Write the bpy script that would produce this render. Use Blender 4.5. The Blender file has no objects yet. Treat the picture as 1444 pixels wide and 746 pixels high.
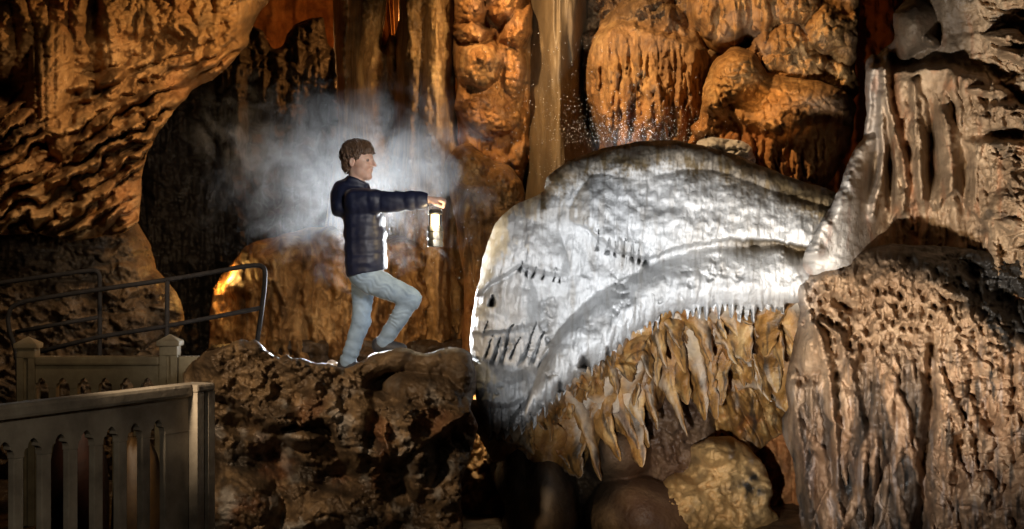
import bpy, bmesh, math, random
import numpy as np
from mathutils import Vector, Matrix

R_ = math.radians
scene = bpy.context.scene
C = scene.collection

# ------------------------------------------------------------------ camera, world, lights, exposure
S = 1.0 / (235 * 9)          # image slope of one photo pixel
CAMZ = 1.6


def P(px, py, Y):
    return Vector(((px - 722) * S * Y, Y, CAMZ - (py - 373) * S * Y))


cam = bpy.data.cameras.new('camera')
camo = bpy.data.objects.new('camera', cam)
C.objects.link(camo)
camo.location = (0, 0, CAMZ)
camo.rotation_euler = (R_(90), 0, 0)
cam.sensor_width = 36
cam.lens = 36 / (1444 * S)
cam.clip_start = 0.05
cam.clip_end = 200
scene.camera = camo

w = bpy.data.worlds.new('World')
scene.world = w
w.use_nodes = True
w.node_tree.nodes['Background'].inputs[0].default_value = (0.9, 0.75, 0.6, 1)
w.node_tree.nodes['Background'].inputs[1].default_value = 0.004

vs = scene.view_settings
vs.view_transform = 'Standard'
vs.look = 'None'
vs.gamma = 1
vs.exposure = 0
vs.use_curve_mapping = False
cy = scene.cycles
cy.use_denoising = True
cy.max_bounces = 6
cy.volume_bounces = 0
cy.volume_step_rate = 1.0
cy.sample_clamp_indirect = 4.0
cy.caustics_reflective = False
cy.caustics_refractive = False


def lamp(name, kind, loc, power, color, target=None, size=0.1, angle=60, blend=0.6):
    l = bpy.data.lights.new(name, kind)
    o = bpy.data.objects.new(name, l)
    C.objects.link(o)
    o.location = loc
    l.energy = power
    l.color = color
    if kind == 'AREA':
        l.size = size
    else:
        l.shadow_soft_size = size
    if kind == 'SPOT':
        l.spot_size = R_(angle)
        l.spot_blend = blend
    if target is not None:
        o.rotation_euler = (Vector(target) - Vector(loc)).to_track_quat('-Z', 'Y').to_euler()
    return o


WARM = (1.0, 0.68, 0.36)
# photographer's strobe on the floor, aimed up at the white flowstone
lamp('floor_strobe', 'SPOT', (0.1, 4.1, 0.5), 1280, (0.97, 0.985, 1.0), P(1150, 330, 9), 0.04, 50, 0.8)
# strobe hidden behind the boy, aimed at his back
lamp('back_strobe', 'SPOT', P(513, 428, 11.3), 560, (0.93, 0.97, 1.0), P(545, 262, 8.8), 0.04, 96, 0.6)
# strobe hidden behind the right pillar, then other hidden and added lamps
lamp('pillar_strobe', 'SPOT', P(1236, 262, 10.7), 120, (0.95, 0.97, 1.0), P(1226, 120, 9.6), 0.05, 44)
lamp('added_spray_light', 'SPOT', P(905, 300, 10.6), 70, (0.9, 0.94, 1.0), P(880, 150, 10.5), 0.05, 70, 0.9)  # added light that makes the droplets show up
lamp('column_side_lamp', 'SPOT', P(325, 60, 12.4), 60, WARM, P(500, 110, 12.5), 0.1, 60, 0.9)
lamp('gap_strobe', 'SPOT', P(1122, 640, 9.9), 7, (1, 0.95, 0.9), P(1106, 600, 8.8), 0.04, 50)
lamp('added_rim_light', 'SPOT', P(735, 345, 10.4), 200, (0.95, 0.98, 1.0), P(530, 350, 9), 0.05, 22, 0.6)  # added to edge-light the boy from the right, no real strobe
lamp('added_rim_light', 'SPOT', (-2.9, 10.6, 2.0), 330, (0.95, 0.98, 1.0), P(505, 330, 9), 0.05, 13, 0.6)  # second added edge light, from the left
# warm cave floodlights; the last two lamps are added
lamp('wall_flood', 'SPOT', (-0.9, 8.4, 4.7), 1200, (1.0, 0.64, 0.31), P(1000, 110, 12), 0.08, 62, 0.8)
lamp('dome_flood', 'SPOT', P(1030, 120, 9.2), 130, (1.0, 0.56, 0.2), P(1110, 158, 11.1), 0.06, 20, 0.9)
lamp('column_flood', 'SPOT', (0.6, 8.2, 3.4), 620, (1.0, 0.70, 0.38), P(625, 130, 12.5), 0.12, 24, 0.7)
lamp('arch_flood', 'SPOT', (-0.9, 8.9, 3.5), 230, (1.0, 0.62, 0.28), P(170, 110, 11), 0.06, 62, 0.9)
lamp('low_wall_flood', 'SPOT', (-1.25, 10.7, 1.55), 26, WARM, P(610, 420, 12), 0.1, 100, 0.9)
lamp('niche_lamp', 'POINT', P(322, 392, 12.5), 22, (1.0, 0.5, 0.12), size=0.05)
lamp('red_lamp', 'POINT', P(440, 78, 16.2), 9, (1.0, 0.16, 0.03), size=0.08)
lamp('gap_lamp', 'POINT', P(548, 30, 14.2), 110, (1.0, 0.40, 0.10), size=0.08)
lamp('pit_lamp', 'SPOT', (0.35, 5.6, 0.3), 75, (1.0, 0.72, 0.36), P(985, 690, 9.6), 0.05, 22, 0.8)
lamp('cleft_lamp', 'POINT', P(664, 520, 9.95), 14, (1.0, 0.72, 0.38), size=0.05)
lamp('ledge_flood', 'SPOT', (-2.0, 4.8, 1.9), 390, (1.0, 0.76, 0.50), P(480, 620, 8.4), 0.12, 40, 0.8)
lamp('fence_flood', 'SPOT', (-0.9, 2.6, 2.3), 32, (1.0, 0.87, 0.68), P(110, 600, 5.6), 0.04, 50, 0.7)
lamp('fence_spot', 'SPOT', (-0.7, 2.8, 2.5), 22, (1.0, 0.85, 0.62), P(18, 590, 5.4), 0.02, 15, 0.2)
lamp('far_fence_flood', 'SPOT', (-1.6, 7.4, 1.9), 9, (1.0, 0.80, 0.5), P(140, 520, 9.5), 0.1, 60, 0.8)
lamp('boulder_flood', 'SPOT', (-1.6, 8.0, 3.2), 300, (1.0, 0.72, 0.45), P(110, 400, 11.5), 0.2, 60, 0.9)
lamp('boy_fill', 'SPOT', (0.8, 5.4, 2.3), 480, (1.0, 0.95, 0.90), P(515, 335, 9), 0.3, 28, 0.6)  # added fill for the boy's face and clothes
lamp('added_pillar_light', 'SPOT', (0.3, 4.0, 0.52), 980, (1.0, 0.82, 0.59), P(1370, 190, 8.5), 0.05, 44, 0.9)  # added warm light beside the floor strobe, brightens the pillar

# ------------------------------------------------------------------ noise
_rng = np.random.RandomState(7)
_perm = _rng.permutation(256).astype(np.int64)
_perm = np.concatenate([_perm, _perm, _perm])
_ang = _rng.rand(256) * 2 * np.pi
_gx, _gy = np.cos(_ang), np.sin(_ang)
_rnd = _rng.rand(256)
_rnd2 = _rng.rand(256)


def pn(u, v, seed=0):
    u = u + seed * 17.31
    v = v + seed * 9.73
    i = np.floor(u).astype(np.int64)
    j = np.floor(v).astype(np.int64)
    fu, fv = u - i, v - j
    su = fu * fu * fu * (fu * (fu * 6 - 15) + 10)
    sv = fv * fv * fv * (fv * (fv * 6 - 15) + 10)
    i0, j0 = i & 255, j & 255
    i1, j1 = (i + 1) & 255, (j + 1) & 255

    def g(a, b, x, y):
        h = _perm[_perm[a] + b]
        return _gx[h] * x + _gy[h] * y
    n00 = g(i0, j0, fu, fv)
    n10 = g(i1, j0, fu - 1, fv)
    n01 = g(i0, j1, fu, fv - 1)
    n11 = g(i1, j1, fu - 1, fv - 1)
    a = n00 + su * (n10 - n00)
    b = n01 + su * (n11 - n01)
    return (a + sv * (b - a)) * 1.5


def fbm(u, v, scale, octv=4, seed=0, ax=1.0, ay=1.0, gain=0.5):
    u = u / (scale * ax)
    v = v / (scale * ay)
    s, a, tot = 0, 1.0, 0
    for k in range(octv):
        s = s + a * pn(u, v, seed + k * 3)
        tot += a
        a *= gain
        u = u * 2.03
        v = v * 2.03
    return s / tot


def ridged(u, v, scale, octv=4, seed=0, ax=1.0, ay=1.0):
    u = u / (scale * ax)
    v = v / (scale * ay)
    s, a, tot = 0, 1.0, 0
    for k in range(octv):
        s = s + a * (1 - np.abs(pn(u, v, seed + k * 3)) * 2)
        tot += a
        a *= 0.5
        u = u * 2.07
        v = v * 2.07
    return s / tot


def worley(u, v, scale, seed=0, ax=1.0, ay=1.0):
    u = u / (scale * ax) + seed * 3.7
    v = v / (scale * ay) + seed * 5.1
    i = np.floor(u).astype(np.int64)
    j = np.floor(v).astype(np.int64)
    f1 = np.full(u.shape, 9.0)
    f2 = np.full(u.shape, 9.0)
    idd = np.zeros(u.shape)
    for a in (-1, 0, 1):
        for b in (-1, 0, 1):
            h = _perm[_perm[(i + a) & 255] + ((j + b) & 255)]
            d = np.hypot(i + a + _rnd[h] - u, j + b + _rnd2[h] - v)
            c = d < f1
            f2 = np.where(c, f1, np.minimum(f2, d))
            idd = np.where(c, _rnd[(h * 7 + 3) & 255], idd)
            f1 = np.where(c, d, f1)
    return f1, f2, idd


def pipes(u, v, lam, seed=0, warp=1.0, slant=0.0, jag=0.25):
    """rounded vertical ribs: (profile 0..1, random per rib, coordinate across)"""
    p = (u + slant * v) / lam + warp * fbm(u, v, lam * 5, 3, seed, 1, 2.6) + jag * pn(u / lam * 0.7, v / (lam * 9), seed + 5)
    i = np.floor(p)
    f = p - i
    r = _rnd[(i.astype(np.int64) * 31 + seed * 7) & 255]
    prof = np.sqrt(np.clip(1 - (2 * f - 1) ** 2, 0, 1))
    return prof, r, f


def smax(a, b, k):
    h = np.clip(0.5 + 0.5 * (a - b) / k, 0, 1)
    return b + h * (a - b) + k * h * (1 - h)


def ss(a, b, x):
    t = np.clip((x - a) / (b - a), 0, 1)
    return t * t * (3 - 2 * t)


def dome(U, V, cx, cy, rx, ry, ang=0, h=0.3, wob=0.12, seed=1):
    c, s = math.cos(R_(ang)), math.sin(R_(ang))
    x, y = U - cx, V - cy
    a = (x * c + y * s) / rx
    b = (-x * s + y * c) / ry
    r = np.sqrt(a * a + b * b) + wob * pn(U / (rx * 0.6), V / (ry * 0.6), seed)
    out = h * np.sqrt(np.clip(1 - r * r, 0, 1))
    return np.where(r < 1, out, -0.6 * (r - 1) - 0.02), r


def gauss(U, V, cx, cy, rx, ry=None, ang=0):
    ry = rx if ry is None else ry
    c, s = math.cos(R_(ang)), math.sin(R_(ang))
    x, y = U - cx, V - cy
    a = (x * c + y * s) / rx
    b = (-x * s + y * c) / ry
    return np.exp(-(a * a + b * b))


def polyline_y(U, pts):
    return np.interp(U, [p[0] for p in pts], [p[1] for p in pts])


def crag(U, V, s_, seed, ax=1.0, ay=1.0):
    """craggy broken detail, about -0.6..0.5"""
    wu = U + 0.5 * s_ * fbm(U, V, s_ * 1.3, 3, seed)
    wv = V + 0.5 * s_ * fbm(U, V, s_ * 1.3, 3, seed + 7)
    r = ridged(wu, wv, s_, 4, seed, ax, ay)
    f1, f2, i = worley(wu, wv, s_ * 0.9, seed, ax, ay)
    return 0.9 * (r - 0.6) + 0.35 * (i - 0.5) - 0.35 * np.exp(-((f2 - f1) / 0.12) ** 2)


def knobs(U, V, s_, seed, ax=1.0, ay=1.0):
    """close packed rounded knobs with sharp creases, 0..1"""
    f1, f2, i = worley(U + 0.25 * s_ * fbm(U, V, s_, 2, seed), V + 0.25 * s_ * fbm(U, V, s_, 2, seed + 4), s_, seed, ax, ay)
    return np.sqrt(np.clip((f2 - f1) * 1.5, 0, 1)) * (0.7 + 0.3 * i)


def drape(U, V, lam, seed, warp=1.0, slant=0.0, jag=0.3, rough=0.35):
    """curtain of hanging ribs with uneven depth, height 0..1"""
    p, r, f = pipes(U, V, lam, seed, warp, slant, jag)
    q_, r2, f2 = pipes(U, V, lam * 0.42, seed + 3, warp, slant, jag)
    m = 0.75 + 0.7 * fbm(U, V, lam * 1.2, 3, seed + 2, 0.7, 3.0)
    e = 0.16 * fbm(U, V, lam * 0.45, 3, seed + 4, 1, 1.6)
    return (p * (0.2 + 0.8 * r) + 0.22 * q_ * (0.3 + r2)) * np.clip(m, 0.1, 1.4) * 0.85 + rough * e


def ropes(U, V, n, box, w, L, seed, slant=0.0, mea=1.0, hk=0.8, Y=11.5, keep=None, grow=0.3, spread=0.12):
    """many separate hanging flows: each starts softly, wanders down and ends in a blunt tip; height in metres"""
    rg = np.random.RandomState(seed)
    R = np.zeros_like(U)
    xs, ys = np.median(U, axis=0), np.median(V, axis=1)
    k = 0.006
    for m in range(n):
        x0 = box[0] + (box[2] - box[0]) * rg.rand()
        y0 = box[1] + (box[3] - box[1]) * rg.rand()
        ww = w[0] + (w[1] - w[0]) * rg.rand() ** 1.6
        ll = L[0] + (L[1] - L[0]) * rg.rand() ** 1.3
        sl = slant + spread * rg.randn()
        a, b = rg.rand(2) * 6.28
        f = 1.0 + 1.6 * rg.rand()
        tt = rg.rand()
        if keep is not None and not keep(x0, y0 + ll * 0.5):
            continue
        r0, r1 = np.searchsorted(ys, (y0, y0 + ll))
        pad = ww * (1 + 2.4 * mea) + abs(sl) * ll
        c0, c1 = np.searchsorted(xs, (x0 - pad, x0 + pad))
        if r1 - r0 < 2 or c1 - c0 < 2:
            continue
        u, v = U[r0:r1, c0:c1], V[r0:r1, c0:c1]
        t = np.clip((v - y0) / ll, 0, 1)
        xc = x0 + sl * (v - y0) + mea * ww * 0.8 * (np.sin(t * 3.1 * f + a) - math.sin(a) + 0.45 * np.sin(t * 8.0 * f + b))
        wd = ww * (0.35 + 0.65 * ss(0, 0.35, t)) * np.sqrt(np.clip(1 - t ** 5, 0, 1)) * (1 - 0.25 * t) * (1 + 0.14 * np.sin(v * 0.5 / (0.3 + ww * 0.12) + a))
        q = (u - xc) / np.maximum(wd, 0.2)
        h = ww * hk * S * Y * (0.6 + 0.7 * tt) * np.sqrt(np.clip(1 - q * q, 0, 1)) * ss(0, grow, t)
        R[r0:r1, c0:c1] = smax(R[r0:r1, c0:c1], h, k)
    return R


def stroke(U, V, pts, w_, h_, wob=2.0, seed=1):
    """one hand placed rib along a mostly vertical line"""
    ys = [p[1] for p in pts]
    xc = polyline_y(V, [(p[1], p[0]) for p in pts]) + wob * fbm(U * 0, V, 18, 3, seed)
    q = (U - xc) / w_
    return h_ * np.exp(-1.6 * q * q) * (0.8 + 0.5 * fbm(U, V, 30, 3, seed + 2)) * ss(ys[0] - 4, ys[0] + 10, V) * ss(ys[-1] + 4, ys[-1] - 10, V)


# ------------------------------------------------------------------ object helpers
def tag(o, label=None, cat=None, group=None, kind=None):
    if label:
        o['label'] = label
    if cat:
        o['category'] = cat
    if group:
        o['group'] = group
    if kind:
        o['kind'] = kind
    return o


def empty(name, loc, rz=0.0):
    o = bpy.data.objects.new(name, None)
    C.objects.link(o)
    o.location = loc
    o.rotation_euler = (0, 0, rz)
    return o


def mesh_np(name, verts, faces, mat=None, parent=None, smooth=True, attr=None, loc=None):
    """verts Nx3 world; faces: array of quads (-1 padded tri) or list"""
    verts = np.asarray(verts, dtype=np.float64)
    if loc is None and parent is None:
        loc = Vector((float(verts[:, 0].mean()), float(verts[:, 1].mean()), float(verts[:, 2].min())))
    off = np.array(loc) if parent is None else np.array(parent.matrix_basis.translation if parent.parent is None
                                                       else parent.parent.location + parent.location)
    v = verts - off
    me = bpy.data.meshes.new(name)
    me.from_pydata(v.tolist(), [], faces if isinstance(faces, list) else faces.tolist())
    me.validate()
    if smooth:
        me.polygons.foreach_set('use_smooth', np.ones(len(me.polygons), dtype=bool))
    if attr is not None:
        a = me.attributes.new('mineral_shade', 'FLOAT_COLOR', 'POINT')
        full = np.ones((len(verts), 4), dtype=np.float32)
        full[:, :3] = attr
        a.data.foreach_set('color', full.ravel())
    me.update()
    o = bpy.data.objects.new(name, me)
    C.objects.link(o)
    if parent is None:
        o.location = Vector(off)
    else:
        o.parent = parent
    if mat:
        me.materials.append(mat)
    return o


def obj_bm(name, bm, mat=None, parent=None, smooth=False, loc=None):
    me = bpy.data.meshes.new(name)
    bmesh.ops.recalc_face_normals(bm, faces=bm.faces)
    bm.to_mesh(me)
    bm.free()
    if smooth:
        me.polygons.foreach_set('use_smooth', np.ones(len(me.polygons), dtype=bool))
    o = bpy.data.objects.new(name, me)
    C.objects.link(o)
    if parent:
        o.parent = parent
    if loc is not None:
        o.location = loc
    if mat:
        me.materials.append(mat)
    return o


# ------------------------------------------------------------------ materials
class NT:
    def __init__(self, name):
        self.m = bpy.data.materials.new(name)
        self.m.use_nodes = True
        self.t = self.m.node_tree
        self.b = self.t.nodes['Principled BSDF']
        self.out = self.t.nodes['Material Output']

    def n(self, typ, **kw):
        x = self.t.nodes.new(typ)
        for k, v in kw.items():
            setattr(x, k, v)
        return x

    def l(self, a, b):
        self.t.links.new(a, b)

    def noise(self, vec, scale, detail=5, rough=0.55, dist=0.0):
        x = self.n('ShaderNodeTexNoise')
        x.inputs['Scale'].default_value = scale
        x.inputs['Detail'].default_value = detail
        x.inputs['Roughness'].default_value = rough
        x.inputs['Distortion'].default_value = dist
        self.l(vec, x.inputs['Vector'])
        return x.outputs['Fac']

    def mapping(self, vec, scale):
        x = self.n('ShaderNodeMapping')
        x.inputs['Scale'].default_value = scale
        self.l(vec, x.inputs['Vector'])
        return x.outputs['Vector']

    def ramp(self, fac, stops):
        x = self.n('ShaderNodeValToRGB')
        e = x.color_ramp.elements
        while len(e) < len(stops):
            e.new(0.5)
        for k, (p, c) in enumerate(stops):
            e[k].position = p
            e[k].color = (c[0], c[1], c[2], 1) if not isinstance(c, (int, float)) else (c, c, c, 1)
        self.l(fac, x.inputs['Fac'])
        return x.outputs['Color']

    def mix(self, fac, a, b, mode='MIX'):
        x = self.n('ShaderNodeMix', data_type='RGBA', blend_type=mode)
        for sock, val in ((x.inputs[0], fac), (x.inputs[6], a), (x.inputs[7], b)):
            if isinstance(val, (int, float)):
                sock.default_value = val
            elif isinstance(val, tuple):
                sock.default_value = (val[0], val[1], val[2], 1)
            else:
                self.l(val, sock)
        return x.outputs[2]

    def math(self, op, a, b=None):
        x = self.n('ShaderNodeMath', operation=op)
        for k, v in enumerate((a, b)):
            if v is None:
                continue
            if isinstance(v, (int, float)):
                x.inputs[k].default_value = v
            else:
                self.l(v, x.inputs[k])
        return x.outputs[0]


def rock_mat(name, c_dark, c_mid, c_light, white=(0.72, 0.71, 0.68), stain_shade=(0.02, 0.017, 0.014),
             iron=(0.30, 0.085, 0.02), scale=2.2, bump=0.5, bscale=55, rough=(0.3, 0.65), streak=0.55, spec=0.5, coat=0.0):
    t = NT(name)
    tc = t.n('ShaderNodeTexCoord').outputs['Object']
    n1 = t.noise(tc, scale, 7, 0.62, 0.4)
    col = t.ramp(n1, [(0.32, c_dark), (0.5, c_mid), (0.68, c_light)])
    sv = t.mapping(tc, (9, 9, 0.9))
    n2 = t.noise(sv, 1.6, 5, 0.6, 0.3)
    st = t.ramp(n2, [(0.42, 1.0), (0.6, 0.0)])
    col = t.mix(t.math('MULTIPLY', st, streak), col, c_dark)
    n3 = t.noise(tc, 28, 6, 0.7)
    col = t.mix(0.55, col, t.ramp(n3, [(0.3, 0.55), (0.5, 0.95), (0.72, 1.0)]), 'MULTIPLY')
    at = t.n('ShaderNodeAttribute', attribute_name='mineral_shade')
    sep = t.n('ShaderNodeSeparateColor')
    t.l(at.outputs['Color'], sep.inputs[0])
    wv = t.mix(0.6, white, t.ramp(t.noise(tc, 9, 6, 0.65), [(0.3, 0.72), (0.6, 1.0)]), 'MULTIPLY')
    col = t.mix(sep.outputs[0], col, wv)
    col = t.mix(sep.outputs[2], col, iron)
    col = t.mix(sep.outputs[1], col, stain_shade)  # this mask carries real stains as well as painted shade
    t.l(col, t.b.inputs['Base Color'])
    rr = t.ramp(t.noise(tc, 7, 4), [(0.35, rough[0]), (0.65, rough[1])])
    t.l(rr, t.b.inputs['Roughness'])
    t.b.inputs['Specular IOR Level'].default_value = spec
    t.b.inputs['Coat Weight'].default_value = coat
    t.b.inputs['Coat Roughness'].default_value = 0.15
    bn = t.noise(tc, bscale, 8, 0.62, 0.2)
    vo = t.n('ShaderNodeTexVoronoi', feature='SMOOTH_F1')
    vo.inputs['Scale'].default_value = bscale * 0.55
    t.l(tc, vo.inputs['Vector'])
    hh = t.math('ADD', bn, t.math('MULTIPLY', vo.outputs['Distance'], 0.35))
    bp = t.n('ShaderNodeBump')
    bp.inputs['Strength'].default_value = bump
    bp.inputs['Distance'].default_value = 0.02
    t.l(hh, bp.inputs['Height'])
    t.l(bp.outputs[0], t.b.inputs['Normal'])
    return t.m


def simple_mat(name, c1, c2=None, rough=0.5, metal=0.0, scale=30, bump=0.0, spec=0.5, em=None, ems=0, trans=0.0, stretch=(1, 1, 1)):
    t = NT(name)
    tc = t.n('ShaderNodeTexCoord').outputs['Object']
    tc = t.mapping(tc, stretch)
    n = t.noise(tc, scale, 6, 0.6)
    c2 = c2 or tuple(x * 0.6 for x in c1)
    t.l(t.ramp(n, [(0.35, c2), (0.65, c1)]), t.b.inputs['Base Color'])
    t.b.inputs['Roughness'].default_value = rough
    t.b.inputs['Metallic'].default_value = metal
    t.b.inputs['Specular IOR Level'].default_value = spec
    t.b.inputs['Transmission Weight'].default_value = trans
    if bump:
        bp = t.n('ShaderNodeBump')
        bp.inputs['Strength'].default_value = bump
        bp.inputs['Distance'].default_value = 0.01
        t.l(t.noise(tc, scale * 2.2, 6, 0.65), bp.inputs['Height'])
        t.l(bp.outputs[0], t.b.inputs['Normal'])
    if em:
        t.b.inputs['Emission Color'].default_value = (*em, 1)
        t.b.inputs['Emission Strength'].default_value = ems
    return t.m


M = {}
M['orange'] = rock_mat('orange_flowstone', (0.11, 0.048, 0.014), (0.33, 0.175, 0.060), (0.48, 0.30, 0.125), rough=(0.55, 0.85), spec=0.2)
M['brown'] = rock_mat('brown_limestone', (0.12, 0.058, 0.020), (0.30, 0.165, 0.062), (0.42, 0.26, 0.115), streak=0.25, rough=(0.55, 0.85), spec=0.2)
M['boulder'] = rock_mat('dim_boulder_rock', (0.045, 0.028, 0.015), (0.12, 0.075, 0.038), (0.20, 0.13, 0.065), bump=0.8, bscale=40, rough=(0.5, 0.8), scale=3, streak=0.1, spec=0.25)
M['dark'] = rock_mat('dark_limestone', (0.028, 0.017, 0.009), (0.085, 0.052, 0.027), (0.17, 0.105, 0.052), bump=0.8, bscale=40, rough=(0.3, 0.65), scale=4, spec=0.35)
M['ledge'] = rock_mat('wet_ledge_rock', (0.032, 0.021, 0.013), (0.105, 0.068, 0.038), (0.24, 0.155, 0.08), bump=0.6, bscale=30, rough=(0.35, 0.7), scale=3.6, streak=0.15, spec=0.35)
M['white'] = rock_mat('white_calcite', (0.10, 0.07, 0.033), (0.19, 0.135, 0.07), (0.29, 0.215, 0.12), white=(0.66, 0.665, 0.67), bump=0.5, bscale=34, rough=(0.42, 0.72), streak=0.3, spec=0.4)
M['gold'] = rock_mat('golden_calcite', (0.10, 0.042, 0.010), (0.38, 0.185, 0.045), (0.58, 0.37, 0.15), white=(0.62, 0.56, 0.46), bump=0.6, bscale=45, rough=(0.3, 0.6), scale=6, streak=0.45)
M['tan'] = rock_mat('tan_limestone', (0.14, 0.085, 0.044), (0.31, 0.205, 0.118), (0.46, 0.33, 0.205), bump=0.6, bscale=36, rough=(0.4, 0.75), streak=0.35, spec=0.35)
M['column'] = rock_mat('pale_column_flowstone', (0.12, 0.058, 0.018), (0.40, 0.225, 0.08), (0.56, 0.36, 0.15), rough=(0.45, 0.75), spec=0.3, scale=2.8)
M['yellow'] = rock_mat('pale_yellow_flowstone', (0.32, 0.17, 0.055), (0.54, 0.32, 0.12), (0.66, 0.44, 0.20), bump=0.6, bscale=60, streak=0.2, rough=(0.4, 0.7))
M['smooth'] = rock_mat('smooth_wet_flowstone', (0.085, 0.054, 0.021), (0.15, 0.098, 0.040), (0.21, 0.14, 0.06), bump=0.12, bscale=30, rough=(0.4, 0.6), streak=0.15, spec=0.3)


# ------------------------------------------------------------------ rock relief builder
def dense_outline(pts, rough, seed, spacing=1.6, closed=True):
    pts = np.array(pts, dtype=float)
    nxt = np.roll(pts, -1, axis=0)
    out = []
    for a, b in zip(pts, nxt):
        L = np.hypot(*(b - a))
        n = max(1, int(L / spacing))
        t = np.arange(n)[:, None] / n
        out.append(a + (b - a) * t)
    q = np.concatenate(out)
    # gentle rounding of corners
    for _ in range(6):
        q = 0.25 * np.roll(q, 1, 0) + 0.5 * q + 0.25 * np.roll(q, -1, 0)
    tg = np.roll(q, -1, 0) - np.roll(q, 1, 0)
    nr = np.stack([tg[:, 1], -tg[:, 0]], 1) / (np.hypot(tg[:, 0], tg[:, 1])[:, None] + 1e-9)
    amp = rough * (fbm(q[:, 0], q[:, 1], 26, 4, seed) * 1.3)
    return q + nr * amp[:, None]


def inside_mask(xs, ys, q):
    m = np.zeros((len(ys), len(xs)), dtype=bool)
    x0, y0 = q[:, 0], q[:, 1]
    x1, y1 = np.roll(x0, -1), np.roll(y0, -1)
    for r, y in enumerate(ys):
        c = (y0 <= y) != (y1 <= y)
        if not c.any():
            continue
        xc = np.sort(x0[c] + (y - y0[c]) / (y1[c] - y0[c]) * (x1[c] - x0[c]))
        m[r] = (np.searchsorted(xc, xs) % 2) == 1
    return m


def coarse_dist(xs, ys, q):
    st = 6.0
    cx = np.arange(xs[0], xs[-1] + st, st)
    cyy = np.arange(ys[0], ys[-1] + st, st)
    qq = q[::3]
    d = np.empty((len(cyy), len(cx)))
    for r, y in enumerate(cyy):
        dx = cx[:, None] - qq[None, :, 0]
        dy = y - qq[None, :, 1]
        d[r] = np.sqrt((dx * dx + dy * dy).min(axis=1))
    ins = inside_mask(cx, cyy, q)
    d = np.where(ins, d, -d)
    fx = np.clip((xs - cx[0]) / st, 0, len(cx) - 1.001)
    fy = np.clip((ys - cyy[0]) / st, 0, len(cyy) - 1.001)
    ix, iy = fx.astype(int), fy.astype(int)
    tx, ty = (fx - ix)[None, :], (fy - iy)[:, None]
    a = d[iy][:, ix] * (1 - tx) + d[iy][:, ix + 1] * tx
    b = d[iy + 1][:, ix] * (1 - tx) + d[iy + 1][:, ix + 1] * tx
    return np.maximum(a * (1 - ty) + b * ty, 0)


def relief(name, outline, Y0, fn, mat, label=None, cat=None, step=2.0, R=40, bulge=0.3, rough=2.5, back=0.8, seed=1,
           shrink=0.93, parent=None, kind=None, group=None):
    """a closed rock body: fn(U, V, d) gives (height toward the viewer in metres, mineral masks Nx3)"""
    q = dense_outline(outline, rough, seed)
    xs = np.arange(q[:, 0].min() - step, q[:, 0].max() + 2 * step, step)
    ys = np.arange(q[:, 1].min() - step, q[:, 1].max() + 2 * step, step)
    ins = inside_mask(xs, ys, q)
    d = coarse_dist(xs, ys, q)
    U, V = np.meshgrid(xs, ys)
    cell = ins[:-1, :-1] | ins[1:, :-1] | ins[:-1, 1:] | ins[1:, 1:]
    used = np.zeros_like(ins)
    used[:-1, :-1] |= cell
    used[1:, :-1] |= cell
    used[:-1, 1:] |= cell
    used[1:, 1:] |= cell
    rim = used & ~ins
    ri = np.argwhere(rim)
    if len(ri):
        pu, pv = U[rim], V[rim]
        for a in range(0, len(pu), 2000):
            dx = pu[a:a + 2000, None] - q[None, :, 0]
            dy = pv[a:a + 2000, None] - q[None, :, 1]
            k = (dx * dx + dy * dy).argmin(axis=1)
            rr = ri[a:a + 2000]
            U[rr[:, 0], rr[:, 1]] = q[k, 0]
            V[rr[:, 0], rr[:, 1]] = q[k, 1]
        d = np.where(rim, 0, d)
    H, col = fn(U, V, d)
    e = np.clip(1 - d / R, 0, 1)
    H = H + bulge * np.sqrt(np.clip(1 - e * e, 0, 1))
    Y = Y0 - H
    idx = -np.ones(ins.shape, dtype=np.int64)
    n = int(used.sum())
    idx[used] = np.arange(n)
    Yu, Uu, Vu = Y[used], U[used], V[used]
    verts = np.stack([(Uu - 722) * S * Yu, Yu, CAMZ - (Vu - 373) * S * Yu], 1)
    cr, cc = np.nonzero(cell)
    quads = np.stack([idx[cr, cc], idx[cr + 1, cc], idx[cr + 1, cc + 1], idx[cr, cc + 1]], 1)
    # boundary edges -> back
    ed = np.concatenate([quads[:, [k, (k + 1) % 4]] for k in range(4)])
    key = np.minimum(ed[:, 0], ed[:, 1]) * n + np.maximum(ed[:, 0], ed[:, 1])
    _, inv, cnt = np.unique(key, return_inverse=True, return_counts=True)
    be = ed[cnt[inv] == 1]
    bv = np.unique(be)
    mp = -np.ones(n, dtype=np.int64)
    mp[bv] = n + np.arange(len(bv))
    cu, cv = Uu.mean(), Vu.mean()
    Yb = Yu[bv] + back
    ub = cu + (Uu[bv] - cu) * shrink
    vb = cv + (Vu[bv] - cv) * shrink
    ring = np.stack([(ub - 722) * S * Yb, Yb, CAMZ - (vb - 373) * S * Yb], 1)
    ctr = np.array([[(cu - 722) * S * Yb.mean(), Yb.mean() + 0.05, CAMZ - (cv - 373) * S * Yb.mean()]])
    verts = np.concatenate([verts, ring, ctr])
    side = np.stack([be[:, 1], be[:, 0], mp[be[:, 0]], mp[be[:, 1]]], 1)
    faces = np.concatenate([quads, side]).tolist()
    ci = n + len(bv)
    faces += [[int(mp[b]), int(mp[a]), ci] for a, b in be]
    att = np.zeros((len(verts), 3), dtype=np.float32)
    if col is not None:
        for k in range(3):
            ck = col[k]
            if isinstance(ck, np.ndarray):
                att[:n, k] = np.clip(ck[used], 0, 1)
                att[n:n + len(bv), k] = att[bv, k]
            else:
                att[:, k] = ck
    o = mesh_np(name, verts, faces, mat, parent, True, att)
    if label or cat or kind:
        tag(o, label, cat, group, kind or 'thing')
    return o


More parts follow.
